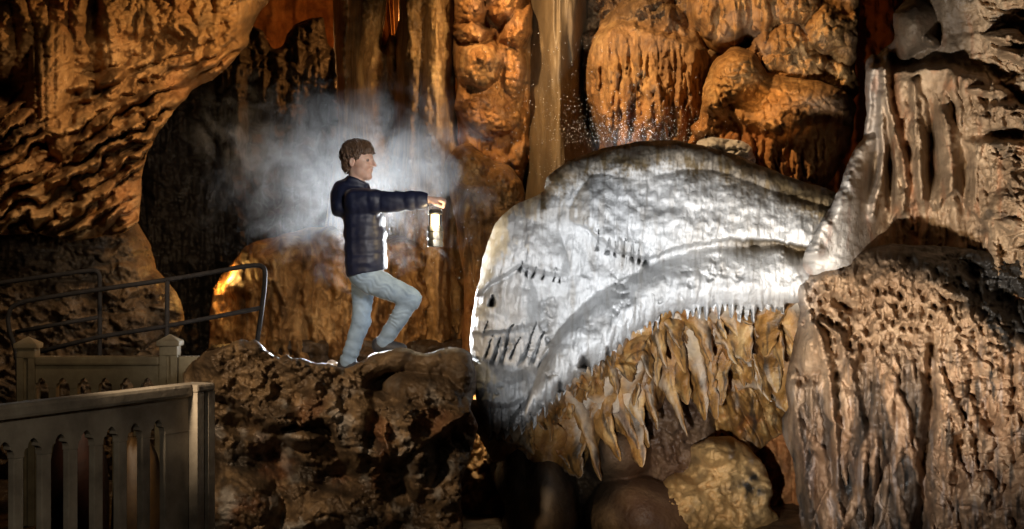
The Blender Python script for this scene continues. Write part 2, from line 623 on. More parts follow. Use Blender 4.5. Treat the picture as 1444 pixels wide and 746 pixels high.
# ------------------------------------------------------------------ setting: floor and far walls
def floor_fn(x, y):
    return 0.05 * fbm(x, y, 0.7, 4, 3)


xs = np.linspace(-14, 14, 160)
ys = np.linspace(-2, 30, 180)
GX, GY = np.meshgrid(xs, ys)
GZ = 0.05 * fbm(GX, GY, 0.8, 5, 3) - 0.04
idx = np.arange(GX.size).reshape(GX.shape)
q = np.stack([idx[:-1, :-1], idx[:-1, 1:], idx[1:, 1:], idx[1:, :-1]], -1).reshape(-1, 4)
fl = mesh_np('cave_floor', np.stack([GX.ravel(), GY.ravel(), GZ.ravel()], 1), q, M['dark'], None, True, np.zeros((GX.size, 3), np.float32))
tag(fl, 'dark damp rock floor of the cave', 'floor', None, 'structure')


def f_back(U, V, d):
    H = 0.35 * fbm(U, V, 160, 4, 2) + 0.25 * drape(U, V, 26, 3, 1.2) + 0.10 * crag(U, V, 30, 9)
    return H, (0, 0.3 * ss(60, 90, V) * (U < 480), 0.6 * ss(1120, 1200, U) * (U < 1330))


relief('cave_wall', [(-420, -300), (1900, -300), (1900, 560), (-420, 560)], 17.6, f_back, M['brown'],
       'deepest cave wall in shadow, glowing red beside the tall pale column', 'cave wall', step=4, R=30, bulge=0.1, back=0.6, kind='structure')


def f_passage(U, V, d):
    return 0.3 * fbm(U, V, 90, 4, 4) + 0.25 * drape(U, V, 22, 6, 1.0) + 0.12 * crag(U, V, 34, 3) + 0.5 * gauss(U, V, 330, 200, 16, 90), (0, 1.0, 0.0)  # fully blackened: dark colour stands in for the unlit passage


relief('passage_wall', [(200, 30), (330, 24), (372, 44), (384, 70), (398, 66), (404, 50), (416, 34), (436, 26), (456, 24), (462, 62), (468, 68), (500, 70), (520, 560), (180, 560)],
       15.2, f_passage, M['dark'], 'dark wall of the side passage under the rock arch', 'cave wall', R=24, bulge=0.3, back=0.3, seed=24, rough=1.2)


# ------------------------------------------------------------------ left overhang
def f_arch(U, V, d):
    a = R_(-31)
    s = U * math.cos(a) + V * math.sin(a)
    t = -U * math.sin(a) + V * math.cos(a)
    low = ss(70, 140, V + 0.25 * (U - 150))
    tw = t + 26 * fbm(U, V, 90, 3, 4) + 7 * fbm(U, V, 22, 3, 5)
    fr = tw / 21.0 + 0.7 * fbm(s, t, 60, 2, 8, 2.5, 1)
    fi = np.floor(fr)
    ff = fr - fi
    rr = _rnd[(fi.astype(np.int64) * 13 + 5) & 255]
    prof = np.sqrt(np.clip(1 - (1 - np.clip(ff * 1.35, 0, 1)) ** 2, 0, 1)) * np.clip((1 - ff) * 4, 0, 1)
    brk = ss(-0.25, 0.3, fbm(s, t, 45, 3, 14, 1.8, 0.7))
    strata = (0.32 + 0.42 * rr) * prof * (0.25 + 0.75 * brk)
    p, r, f = pipes(U, V, 17, 6, 0.9)
    H = 0.25 * fbm(U, V, 130, 3, 2) + strata * low
    dr = ss(20, -10, np.abs(U - 245) - 95) * ss(75, 40, V + 16 * fbm(U, V, 25, 2, 3))
    H = H + dr * (ropes(U, V, 45, (140, -60, 350, 30), (6, 13), (30, 90), 4, 0.05, 0.6, 1.3, 10.5) + 0.16)
    p2, r2, f2 = pipes(U, V, 24, 11, 1.6)
    H = H + (1 - low) * (1 - dr) * (0.14 * p2 * (r2 + 0.2) + 0.16 * (ridged(U, V, 60, 4, 6, 1, 0.7) - 0.5))
    k1, r1 = dome(U, V, 70, 115, 34, 85, 8, 0.42)
    pk, rk, fk = pipes(U, V, 13, 2, 0.6)
    H = smax(H, k1 + 0.06 * pk, 0.08)
    H = smax(H, dome(U, V, 85, 190, 24, 38, -10, 0.36)[0], 0.06)
    H = H - 0.7 * gauss(U, V, 8, 130, 26, 20) - 0.35 * gauss(U, V, 125, 105, 22, 16) - 0.4 * gauss(U, V, 215, 150, 42, 12, -30)
    H = H - 0.35 * gauss(U, V, 130, 18, 10, 30)
    # smooth lip along the arch
    lip = ss(46, 8, d) * ss(205, 240, U) * ss(170, 120, V)
    H = H * (1 - 0.6 * lip)
    sm = gauss(U, V, 165, 275, 40, 40)
    f1, f2_, _ = worley(U, V, 18, 3)
    H = H + sm * 0.16 * (1 - f1)
    H = H + (1 - 0.8 * lip) * 0.06 * crag(s, t, 30, 21, 1.9, 0.7) + 0.012 * crag(U, V, 8, 22)
    st = ss(0.12, 0.45, fbm(s, t, 60, 4, 31, 1.6, 0.6)) * 0.55
    return H, (0, st, 0.25 * ss(0, 0.5, fbm(U, V, 90, 3, 40)))


relief('rock_overhang', [(-420, -300), (420, -300), (396, -30), (378, 5), (364, 18), (352, 50), (350, 62), (325, 92), (300, 112),
                         (272, 126), (250, 150), (237, 168), (222, 190), (208, 215), (201, 245), (199, 285), (196, 312),
                         (186, 320), (172, 330), (100, 340), (50, 330), (-420, 340)], 11.0, f_arch, M['brown'],
       'warm brown layered rock arch overhanging the dark passage, slanting ledges and short drapery on top', 'rock arch',
       R=40, bulge=0.45, back=1.2, seed=2, step=1.8)


def f_boulder(U, V, d):
    f1, f2, i = worley(U + 10 * fbm(U, V, 30, 3, 2), V, 42, 4, 1.3, 0.8)
    H = 0.16 * (1 - f1) + 0.2 * fbm(U, V, 90, 4, 7) + 0.16 * crag(U, V, 36, 8, 1.5, 0.75) * ss(300, 350, V) + 0.05 * crag(U, V, 12, 9)
    return H, (0.05 * ss(0.2, 0.5, fbm(U, V, 20, 3, 33)), 0.4 * ss(0.0, 0.35, fbm(U, V, 45, 4, 34)), 0)


relief('boulder', [(-420, 300), (-50, 296), (0, 288), (60, 281), (120, 285), (165, 298), (192, 312), (213, 345), (220, 378), (240, 400),
                   (257, 425), (260, 455), (250, 480), (252, 520), (260, 700), (-420, 700)], 12.2, f_boulder, M['boulder'],
       'large dim brown boulder behind the metal handrail, below the rock arch', 'boulder', R=70, bulge=0.9, back=1.0, seed=5)


# ------------------------------------------------------------------ centre back: columns and curtains
def f_column(U, V, d):
    H = 0.10 * drape(U, V, 17, 4, 0.5, 0, 0.3) + ropes(U, V, 80, (455, -80, 680, 300), (4, 12), (90, 330), 5, 0.0, 0.5, 1.0, 12.3, spread=0.03)
    big, _, _ = pipes(U, V, 46, 9, 0.35)
    H = H + 0.16 * big
    H = H + 0.75 * gauss(U, V, 488, 60, 20, 400) + 0.8 * gauss(U, V, 615, 100, 32, 500) + 0.3 * gauss(U, V, 575, 60, 12, 300)
    H = H - 0.6 * gauss(U, V, 540, 140, 34, 90)
    H = H + 0.05 * fbm(U, V, 14, 4, 3, 0.6, 2.5) + 0.03 * fbm(U, V, 5, 3, 5, 0.6, 3) + 0.05 * knobs(U, V, 13, 6, 0.8, 1.6) * ss(-0.1, 0.3, fbm(U, V, 50, 3, 16, 0.6, 2)) + 0.025 * crag(U, V, 16, 8, 1.2, 0.8)
    st = 0.45 * ss(0.05, 0.4, fbm(U, V, 22, 4, 13, 0.8, 2.2)) * ss(640, 560, U)
    return H, (0.15 * gauss(U, V, 615, 240, 30, 120), st, 0)


relief('flowstone_column', [(470, -260), (543, -260), (545, 8), (541, 30), (537, 58), (541, 67), (546, 60), (550, 46), (553, 55), (560, 45),
                            (563, 20), (562, -260), (645, -260), (650, 40), (642, 120), (646, 200), (655, 260), (668, 330), (690, 540),
                            (450, 540), (458, 330), (466, 250), (476, 190), (479, 150), (473, 100), (470, 40)],
       12.8, f_column, M['column'], 'tall fluted pale brown dripstone column rising behind the smoke', 'dripstone column', R=22, bulge=0.4, back=1.0, seed=3)


def f_curtain(U, V, d):
    top = ss(370, 430, V + 20 * fbm(U, V, 40, 2, 5))
    H = ropes(U, V, 110, (300, 330, 770, 470), (5, 14), (50, 170), 6, 0.12, 0.7, 2.0, 12) + top * 0.2 * drape(U, V, 26, 8, 1.5, 0.18, 0.5) + 0.2 * fbm(U, V, 60, 3, 6) + 0.05 * crag(U, V, 26, 5, 0.8, 1.5)
    f1, f2, i = worley(U, V, 34, 6, 1.2, 0.9)
    H = H + (1 - top) * 0.32 * (1 - f1) + 0.05 * fbm(U, V, 10, 4, 7)
    H = H - 0.7 * gauss(U, V, 322, 400, 26, 60) - 0.35 * gauss(U, V, 640, 430, 30, 90)
    H = H + 0.3 * gauss(U, V, 395, 440, 30, 90) + 0.25 * gauss(U, V, 690, 420, 30, 90)
    H = H + 0.38 * ss(0, 14, V - 392) * gauss(U, V, 340, 390, 20, 30)
    return H, (0, 0.7 * ss(0.1, 0.5, fbm(U, V, 26, 4, 23, 0.5, 2.5)), 0)


relief('rock_curtain', [(292, 560), (296, 440), (300, 405), (318, 382), (335, 362), (348, 345), (380, 335), (430, 322), (480, 318), (540, 330),
                        (600, 335), (660, 350), (720, 372), (760, 420), (770, 560)], 12.3, f_curtain, M['orange'],
       'brown fluted curtain of rock behind the boy\'s legs, its left end lit yellow', 'rock curtain', R=26, bulge=0.35, back=0.7, seed=4)


def f_mound(U, V, d):
    f1, f2, i = worley(U, V, 40, 9, 1.5, 0.7)
    return 0.2 * (1 - f1) + 0.1 * fbm(U, V, 24, 4, 4), (0, 0.2, 0)


relief('rock_mound', [(250, 620), (262, 520), (300, 486), (360, 484), (400, 480), (480, 479), (560, 482), (640, 478), (700, 470), (760, 520), (760, 620)],
       11.95, f_mound, M['dark'], 'low dark mound of rubble behind the ledge the boy stands on', 'rock mound', R=30, bulge=0.15, back=0.8, seed=14)


# ------------------------------------------------------------------ orange clusters
def flutes_under(U, V, cx, y0, half, amp, lam, seed):
    p, r, f = pipes(U, V, lam, seed, 0.7)
    return amp * p * (0.3 + r) * ss(y0 - 6, y0 + 14, V) * ss(half + 8, half - 8, np.abs(U - cx))


def f_cluster(U, V, d):
    H = 0.12 * fbm(U, V, 40, 4, 4) - 0.1
    H = H + ropes(U, V, 50, (640, 90, 750, 230), (4, 11), (40, 140), 7, 0.0, 0.4, 1.8, 11.7)
    f1, f2, i = worley(U, V, 13, 8)
    k = 0.05 * knobs(U, V, 11, 8) + 0.015 * crag(U, V, 14, 2) + ropes(U, V, 60, (640, -60, 750, 110), (3, 8), (18, 56), 8, 0.0, 0.35, 1.6, 11.5)
    for (cx, cyy, rx, ry, a, h) in ((662, 14, 26, 26, 0, .5), (712, 2, 26, 34, 0, .5), (664, 46, 26, 15, 10, .55), (676, 92, 36, 34, 0, .62),
                                    (730, 40, 22, 34, 20, .55), (722, 92, 20, 50, 0, .35), (652, 136, 14, 20, 0, .3), (690, 150, 40, 44, 0, .25)):
        H = smax(H, dome(U, V, cx, cyy, rx, ry, a, h, 0.22, int(cx))[0] + k, 0.03)
    H = H + 0.12 * ss(4, 18, polyline_y(U, [(640, 62), (660, 70), (690, 74), (712, 64)]) + 24 - V) * ss(30, 20, np.abs(U - 676)) * ss(50, 62, V)
    return H, (0.06 * ss(0.0, 0.4, fbm(U, V, 30, 3, 61)), 0.7 * ss(0.15, 0.5, fbm(U, V, 22, 4, 62)), 0.15)


relief('flowstone_cluster', [(640, -260), (770, -260), (752, 20), (750, 80), (752, 150), (748, 230), (735, 260), (690, 262), (655, 235), (648, 190),
                             (641, 150), (645, 120), (636, 70), (640, 40)], 11.9, f_cluster, M['orange'],
       'stacked orange flowstone shelves beside the tall dripstone column', 'flowstone', R=22, bulge=0.3, back=0.8, seed=6, step=1.5)


def f_lump(U, V, d):
    p, r, f = pipes(U, V, 12, 7, 0.7, -0.1)
    f1, f2, i = worley(U, V, 12, 5)
    H = 0.1 * fbm(U, V, 30, 3, 5)
    H = smax(H, dome(U, V, 668, 238, 34, 34, 0, .4)[0] + 0.06 * knobs(U, V, 11, 5), 0.04)
    H = smax(H, dome(U, V, 706, 268, 34, 42, 0, .45)[0] + 0.06 * knobs(U, V, 10, 6), 0.04)
    H = smax(H, dome(U, V, 688, 340, 46, 100, 0, .32)[0], 0.06)
    H = H + ropes(U, V, 60, (632, 236, 742, 430), (4, 12), (60, 170), 9, -0.1, 0.5, 1.9, 11.3) + 0.03 * crag(U, V, 14, 8, 0.8, 1.5)
    return H, (0, 0.6 * ss(0.1, 0.5, fbm(U, V, 22, 4, 44, 0.6, 2)), 0.25 * ss(330, 420, V))


relief('flowstone_lump', [(628, 230), (640, 208), (662, 200), (690, 222), (722, 236), (738, 262), (742, 310), (736, 380), (740, 560), (648, 560),
                          (652, 470), (655, 400), (645, 330), (634, 270)], 11.6, f_lump, M['orange'],
       'fluted orange flowstone lump between the lantern and the white flowstone', 'flowstone', R=22, bulge=0.3, back=0.8, seed=8, step=1.5)


def f_cascade(U, V, d):
    H = 0.7 * gauss(U, V, 786, 150, 30, 600) + 0.10 * fbm(U, V, 24, 3, 3, 0.6, 6) + 0.008 * fbm(U, V, 5, 3, 5, 0.5, 8)
    H = H + 0.25 * gauss(U, V, 812, 0, 9, 70)
    return H, (0.05, 0.15, 0)


relief('flowstone_cascade', [(742, -260), (860, -260), (838, 10), (828, 70), (824, 130), (832, 180), (848, 215), (870, 330), (735, 340), (738, 200),
                             (748, 60)], 12.1, f_cascade, M['smooth'],
       'smooth dull olive brown column of wet flowstone between the orange lumps', 'flowstone column', R=25, bulge=0.3, back=0.8, seed=9, rough=1.2)


def f_wallmid(U, V, d):
    p, r, f = pipes(U, V, 12, 12, 0.9, -0.12)
    H = 0.14 * fbm(U, V, 50, 4, 4)
    body, rb = dome(U, V, 915, 120, 90, 130, 0, .55, 0.1, 3)
    H = smax(H, body, 0.06)
    lipy = polyline_y(U, [(815, 46), (850, 44), (880, 30), (930, 46), (975, 60), (1010, 75)]) + 5 * fbm(U, V, 14, 3, 8)
    H = H + 0.16 * ss(-4, 6, V - lipy) + 0.10 * ss(0, 20, V - lipy) * drape(U, V, 11, 12, 0.5, -0.06, 0.5) + ropes(U, V, 120, (822, 46, 1010, 230), (3, 10), (40, 150), 12, -0.06, 0.35, 1.9, 11.6, keep=lambda x, y: y > 75)
    H = smax(H, dome(U, V, 905, 14, 24, 26, 0, .45)[0], 0.05)
    H = smax(H, dome(U, V, 942, 26, 10, 22, 0, .5, 0.25)[0] - 0.05, 0.03)
    H = H + 0.14 * (ridged(U, V, 34, 4, 5, 1, 1) - .6) * ss(60, 30, V)
    H = H + 0.02 * crag(U, V, 15, 9, 0.8, 1.4) + 0.05 * crag(U, V, 60, 19, 0.8, 1.4)
    H = H - 0.35 * gauss(U, V, 838, 180, 8, 40, -20)
    return H, (0.04, 0.45 * ss(0.1, 0.5, fbm(U, V, 30, 4, 66, 0.5, 2.2)) + 0.5 * ss(46, 20, V), 0.15 * ss(90, 160, V))


relief('flowstone_wall', [(812, -260), (1020, -260), (1015, 80), (1010, 240), (990, 300), (860, 300), (846, 225), (833, 185), (824, 130), (818, 60)],
       12.0, f_wallmid, M['orange'], 'broad orange flowstone bulge with fine vertical flutes above the wet white dome', 'flowstone wall',
       R=24, bulge=0.3, back=0.8, seed=10, step=1.5)


def f_upper(U, V, d):
    H = 0.12 * fbm(U, V, 40, 4, 5)
    f1, f2, i = worley(U, V, 15, 11)
    p, r, f = pipes(U, V, 20, 3, 0.6, -0.1)
    g1, g2, gi = worley(U, V, 9, 2, 1, 1.6)
    for (cx, cyy, rx, ry, a, h, kk) in ((1030, 10, 44, 60, 0, .45, 1), (1075, 10, 30, 60, 0, .4, 1), (1110, 70, 40, 46, 30, .55, 0), (1078, 66, 22, 40, 40, .45, 1),
                                        (1135, 92, 34, 30, 0, .5, 0), (1165, 42, 34, 36, 0, .6, 0), (1120, 15, 40, 30, 0, .45, 0), (1195, 60, 20, 40, 10, .35, 0),
                                        (1180, 110, 28, 30, -30, .3, 0), (1000, 12, 26, 40, 0, .4, 1)):
        k = 0.10 * knobs(U, V, 15, 11, 0.9, 1.3) + 0.03 * knobs(U, V, 7, 4) if not kk else ropes(U, V, 55, (965, -60, 1110, 80), (4, 10), (24, 90), 13, 0.0, 0.35, 1.8, 11.5)
        H = smax(H, dome(U, V, cx, cyy, rx, ry, a, h, 0.18, int(cx) % 17)[0] + k, 0.025)
    H = H + 0.015 * crag(U, V, 16, 9)
    return H, (0.06 * ss(-0.1, 0.4, fbm(U, V, 40, 3, 71)), 0.5 * ss(0.15, 0.5, fbm(U, V, 26, 4, 72)), 0)


relief('flowstone_bulbs', [(960, -260), (1235, -260), (1212, 10), (1210, 60), (1206, 100), (1212, 130), (1190, 165), (1090, 150), (1030, 90), (990, 62), (968, 40)],
       11.8, f_upper, M['orange'], 'pile of rounded pale orange flowstone bulbs above the popcorn dome', 'flowstone', R=24, bulge=0.3, back=0.8, seed=11, step=1.5)


def f_dome(U, V, d):
    f1, f2, i = worley(U + 3 * fbm(U, V, 12, 2, 1), V, 11.5, 7, 1.25, 0.85)
    p, r, f = pipes(U, V, 9, 5, 0.8, -0.05)
    H = 0.08 * fbm(U, V, 30, 3, 5)
    lipy = polyline_y(U, [(960, 150), (980, 135), (1010, 132), (1050, 152), (1090, 162), (1130, 150), (1160, 138), (1190, 145), (1210, 170)]) + 6 * fbm(U, V, 15, 3, 8)
    body = dome(U, V, 1095, 205, 112, 110, 0, .55, 0.06, 4)[0]
    H = smax(H, body, 0.05)
    H = smax(H, dome(U, V, 1040, 108, 44, 44, 0, .72, 0.06)[0] + 0.065 * knobs(U, V, 12, 7, 1.1, 0.9), 0.03)
    H = smax(H, dome(U, V, 1000, 150, 34, 50, 0, .55)[0] + 0.05 * knobs(U, V, 10, 3, 0.9, 1.3), 0.04)
    H = smax(H, dome(U, V, 1120, 142, 84, 42, 8, .58)[0] + 0.07 * knobs(U, V, 13, 5, 1.0, 1.2), 0.04)
    under = ss(0, 22, V - lipy - 14)
    H = H + 0.16 * (1 - ss(4, 24, V - lipy - 10)) * ss(-40, 0, V - lipy) + ropes(U, V, 120, (930, 140, 1210, 250), (3, 9), (26, 100), 14, 0.0, 0.35, 1.9, 11.2) + 0.02 * crag(U, V, 13, 4)
    return H, (0.06 * (1 - under) * ss(1040, 1100, U) * ss(-26, -4, V - lipy), 0.45 * ss(0.15, 0.5, fbm(U, V, 26, 4, 74)), 0.25 * under)


relief('popcorn_dome', [(985, 170), (992, 120), (1005, 85), (1035, 64), (1062, 72), (1082, 100), (1100, 105), (1150, 112), (1195, 130), (1208, 150), (1202, 190),
                        (1190, 225), (1172, 255), (1140, 290), (1050, 310), (960, 310), (925, 250), (955, 190)], 11.5, f_dome, M['orange'],
       'knobbly popcorn covered rock dome with a glowing orange lip, behind the white flowstone', 'flowstone', R=24, bulge=0.35, back=0.8, seed=12, step=1.5)


def f_small(U, V, d):
    p, r, f = pipes(U + 30 * V, V, 9, 5, 0.4)
    return 0.1 * fbm(U, V, 20, 4, 4) + 0.10 * crag(U, V, 20, 5, 2.2, 0.6), (0.55, 0.05, 0)


relief('layered_flowstone', [(975, 215), (985, 198), (1005, 193), (1040, 198), (1060, 205), (1066, 222), (1062, 260), (980, 260)], 10.6, f_small, M['white'],
       'small pale layered knob behind the top edge of the white flowstone', 'flowstone', R=12, bulge=0.25, back=0.5, seed=15, step=1.5)


# ------------------------------------------------------------------ white flowstone
def slit(U, V, cx, cy, w_, h_, lean=0.3):
    """pointed gap, narrow at the top and round at the foot"""
    y = (V - cy) / h_
    x = (U - cx + lean * (V - cy)) / (w_ * np.clip(0.25 + 0.75 * (y + 1) * 0.5, 0.1, 1.2))
    return np.exp(-(x ** 2) ** 1.5) * ss(-1.1, -0.7, y) * ss(1.15, 0.8, y)


def tier(U, V, top, bot, left, right, a0, a1, pw=2.0, fade=30, drop=0.3, soft=7):
    """rounded step: swells from a0 at its top line to a1 at its lower edge, then undercut"""
    t = np.clip((bot - V) / np.maximum(bot - top, 1), 0, 1)
    h = a0 + (a1 - a0) * np.clip(1 - t ** pw, 0, 1) ** (1 / pw)
    h = np.where(V > bot, h - drop * ss(0, soft, V - bot) - 0.002 * np.clip(V - bot, 0, 200), h)
    h = np.where(V < top, a0 - 0.004 * (top - V), h)
    m = ss(left - fade, left + fade, U) * ss(right + fade, right - fade, U)
    return h - 0.5 * (1 - m)


def f_white(U, V, d):
    Uw = U + 8 * fbm(U, V, 50, 3, 31)
    wob = 9 * fbm(U, V, 60, 3, 32)
    drip = 8 * drape(U, V * 0.15, 13, 41, 0.8, 0, 0.5) - 4
    big = 0.10 * fbm(U, V, 110, 3, 3)
    topU = polyline_y(U, [(740, 268), (769, 250), (800, 226), (850, 205), (925, 192), (1000, 203), (1080, 232), (1160, 260), (1215, 290)])
    E1 = polyline_y(U, [(760, 300), (800, 310), (830, 322), (870, 350), (915, 362), (950, 346), (1030, 334), (1100, 338), (1140, 346), (1210, 362)]) + wob * 0.5 + 0.6 * drip
    H = tier(Uw, V, topU, E1, 812, 1300, 0.02, 0.98, 1.7, 26, 0.30, 7)
    # wall zone between the steps
    H = np.maximum(H, 0.62 + big)
    # lower right step
    T2 = polyline_y(U, [(700, 620), (740, 560), (765, 500), (800, 446), (840, 412), (880, 388), (930, 362), (980, 348), (1040, 342), (1100, 344), (1200, 362)]) + wob
    B2 = polyline_y(U, [(700, 640), (760, 600), (800, 560), (860, 515), (930, 470), (1000, 455), (1120, 450)])
    t2 = np.clip((V - T2) / np.maximum(B2 - T2, 20), 0, 1.2)
    low = 0.58 + 0.52 * np.clip(1 - (1 - np.clip(t2 * 1.5, 0, 1)) ** 2, 0, 1) ** 0.8 - 0.10 * t2
    H = np.where(V > T2, smax(H, low, 0.05), H)
    # left steps
    topL = polyline_y(U, [(660, 420), (690, 335), (715, 298), (756, 276), (800, 282), (830, 310)])
    E3 = polyline_y(U, [(660, 420), (700, 392), (735, 372), (770, 384), (800, 388), (830, 372)]) + wob * 0.5 + 0.7 * drip
    H = smax(H, tier(Uw, V, topL, E3, 640, 806, 0.10, 0.80, 1.8, 18, 0.16, 9), 0.03)
    E4 = polyline_y(U, [(660, 470), (700, 466), (730, 458), (765, 462), (790, 440)]) + wob + 0.8 * drip
    H = smax(H, tier(Uw, V, E3 + 8, E4, 630, 765, 0.62, 0.78, 2.0, 26, 0.16, 8), 0.03)
    E5 = polyline_y(U, [(660, 560), (700, 570), (740, 560), (770, 545)]) + drip
    H = smax(H, tier(Uw, V, polyline_y(U, [(660, 500), (720, 522), (780, 500)]) + wob, E5, 640, 770, 0.50, 0.82, 2.0, 26, 0.14, 10), 0.04)
    pit = np.zeros_like(U)
    for (cx, cyy, rx, ry, ln) in ((823, 510, 9, 9, 0), (858, 503, 5, 15, -.1), (876, 498, 6, 16, -.25), (790, 545, 5, 8, 0), (948, 449, 4, 8, 0), (694, 424, 6, 9, .2)):
        pit = np.maximum(pit, slit(U + 2.5 * fbm(U, V, 7, 2, 77), V, cx, cyy, rx, ry, ln))
    gap = np.zeros_like(U)
    for (x0, y0, x1, y1, hh, lam, sd, sl) in ((836, 333, 914, 354, 17, 11.5, 3, 0.10), (730, 374, 794, 389, 11, 12.5, 4, 0.3), (682, 474, 774, 478, 32, 14, 6, 0.35), (684, 594, 770, 590, 24, 13, 8, -0.1)):
        yc = y0 + (y1 - y0) * (U - x0) / (x1 - x0) + 5 * fbm(U, V * 0, 14, 2, sd)
        p = (U + sl * (V - yc) + 2.5 * fbm(U, V, 16, 2, sd + 3)) / lam + 0.5 * pn(U / lam * 0.6, U * 0, sd)
        i_ = np.floor(p)
        f_ = p - i_
        r1 = _rnd[(i_.astype(np.int64) * 17 + sd * 5) & 255]
        r2 = _rnd2[(i_.astype(np.int64) * 29 + sd * 3) & 255]
        y_ = (V - yc) / hh
        to = -1 + 1.0 * r1
        t_ = np.clip((y_ - to) / (1 - to + 0.3 * r2), 0, 1.2)
        wd_ = (0.12 + 0.20 * r2) * np.clip(t_, 0.02, 1) ** 0.8
        z = ss(1.25, 0.75, np.abs(f_ - 0.5) / wd_) * (t_ > 0) * ss(1.1, 0.8, t_) * ss(x0 - 3, x0 + 5, U) * ss(x1 + 3, x1 - 5, U)
        gap = np.maximum(gap, z)
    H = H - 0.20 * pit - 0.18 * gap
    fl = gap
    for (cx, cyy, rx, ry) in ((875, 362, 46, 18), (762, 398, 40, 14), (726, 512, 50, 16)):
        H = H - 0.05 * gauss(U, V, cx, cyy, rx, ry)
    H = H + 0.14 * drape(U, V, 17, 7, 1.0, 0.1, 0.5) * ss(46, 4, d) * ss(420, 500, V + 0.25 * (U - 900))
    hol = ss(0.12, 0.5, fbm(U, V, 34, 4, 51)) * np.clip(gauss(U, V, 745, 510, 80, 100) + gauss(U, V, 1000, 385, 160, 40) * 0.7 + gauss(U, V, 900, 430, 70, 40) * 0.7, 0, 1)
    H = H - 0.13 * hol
    f1, f2, i = worley(U, V, 6.0, 4, 0.85, 1.25)
    bp_ = np.sqrt(np.clip(1 - f1 * f1, 0, 1))
    H = H + 0.09 * fbm(U, V, 44, 3, 8) + 0.012 * bp_ + 0.038 * drape(U, V, 11, 18, 1.2, 0.12) + 0.010 * fbm(U, V, 6, 3, 18, 0.6, 2.4)
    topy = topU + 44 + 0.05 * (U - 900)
    top_shade = ss(12, -18, V - topy + 14 * fbm(U, V, 18, 3, 55, 1, 2) + 14 * fbm(U, V, 5, 2, 56)) * 0.95 * (U > 762) + 0.5 * gauss(U, V, 752, 298, 50, 14)  # paints the upward-facing top brown and dark, as low light leaves it
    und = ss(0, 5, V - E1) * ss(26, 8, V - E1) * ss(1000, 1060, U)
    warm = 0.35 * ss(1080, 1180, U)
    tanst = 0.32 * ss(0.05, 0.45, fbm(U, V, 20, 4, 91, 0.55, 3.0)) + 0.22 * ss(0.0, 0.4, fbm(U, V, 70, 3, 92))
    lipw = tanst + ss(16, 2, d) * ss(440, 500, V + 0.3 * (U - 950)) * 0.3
    return H, (np.clip(1 - 0.85 * top_shade - warm - lipw - 0.8 * und, 0, 1), np.clip(0.4 * hol + 0.2 * top_shade + 0.9 * pit + 0.35 * und + 0.32 * gap, 0, 1), 0)  # pits and slits also coloured dark to deepen their shade


LIP = [(690, 612), (745, 598), (768, 574), (792, 554), (815, 532), (845, 514), (868, 496), (890, 474), (915, 458), (940, 444), (975, 438), (1010, 434), (1060, 436), (1112, 434)]
_r = np.random.RandomState(9)
lip_pts = []
x = 1108.0
while x > 694:
    y = float(np.interp(x, *zip(*LIP)))
    wd = 5 + 8 * _r.rand()
    ln = 4 + 20 * _r.rand() ** 1.5
    lip_pts += [(x, y - 5 - 4 * _r.rand()), (x - wd * 0.42, y + ln * 0.55), (x - wd * 0.5, y + ln + 2), (x - wd * 0.62, y + ln * 0.5)]
    x -= wd
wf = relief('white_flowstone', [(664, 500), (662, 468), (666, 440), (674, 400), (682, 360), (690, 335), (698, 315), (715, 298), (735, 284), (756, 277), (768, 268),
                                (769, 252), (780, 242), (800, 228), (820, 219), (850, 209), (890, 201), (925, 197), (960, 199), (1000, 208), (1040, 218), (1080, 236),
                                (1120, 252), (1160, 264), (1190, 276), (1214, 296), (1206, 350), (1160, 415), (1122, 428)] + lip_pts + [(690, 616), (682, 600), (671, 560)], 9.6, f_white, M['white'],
            'huge glistening white flowstone mass with a wet top coloured dull as shade, hanging over brown stalactites', 'flowstone', R=34, bulge=0.34, back=1.1,
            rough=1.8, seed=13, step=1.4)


def f_under(U, V, d):
    p, r, f = pipes(U, V, 24, 9, 0.9, -0.45, 0.4)
    p2, r2, f2 = pipes(U, V, 9, 15, 0.8, -0.4)
    H = 0.16 * p * (0.25 + r) + ropes(U, V, 95, (735, 440, 1110, 600), (6, 15), (60, 150), 15, 0.42, 0.5, 2.0, 9.2) + 0.05 * fbm(U, V, 14, 4, 3)
    ytop = polyline_y(U, [(740, 590), (800, 540), (860, 490), (930, 450), (1120, 430)])
    H = H - 0.006 * (V - ytop)
    return H, (0.3 * ss(0.15, 0.5, fbm(U, V, 22, 4, 81, 0.7, 2)) + 0.5 * ss(26, 0, V - ytop), 0.9 * ss(0.05, 0.45, fbm(U, V, 26, 4, 82, 0.6, 2)) * ss(10, 40, V - ytop),
               0.35 * ss(0, 0.4, fbm(U, V, 30, 3, 83)))


relief('underside', [(735, 590), (790, 530), (860, 480), (930, 435), (1000, 425), (1120, 415), (1122, 470), (1108, 540), (1106, 610), (1062, 640),
                     (1000, 640), (960, 655), (900, 668), (840, 660), (790, 664), (748, 650)], 9.05, f_under, M['gold'], R=20, bulge=0.12, back=0.5, seed=21, step=1.6, parent=wf)


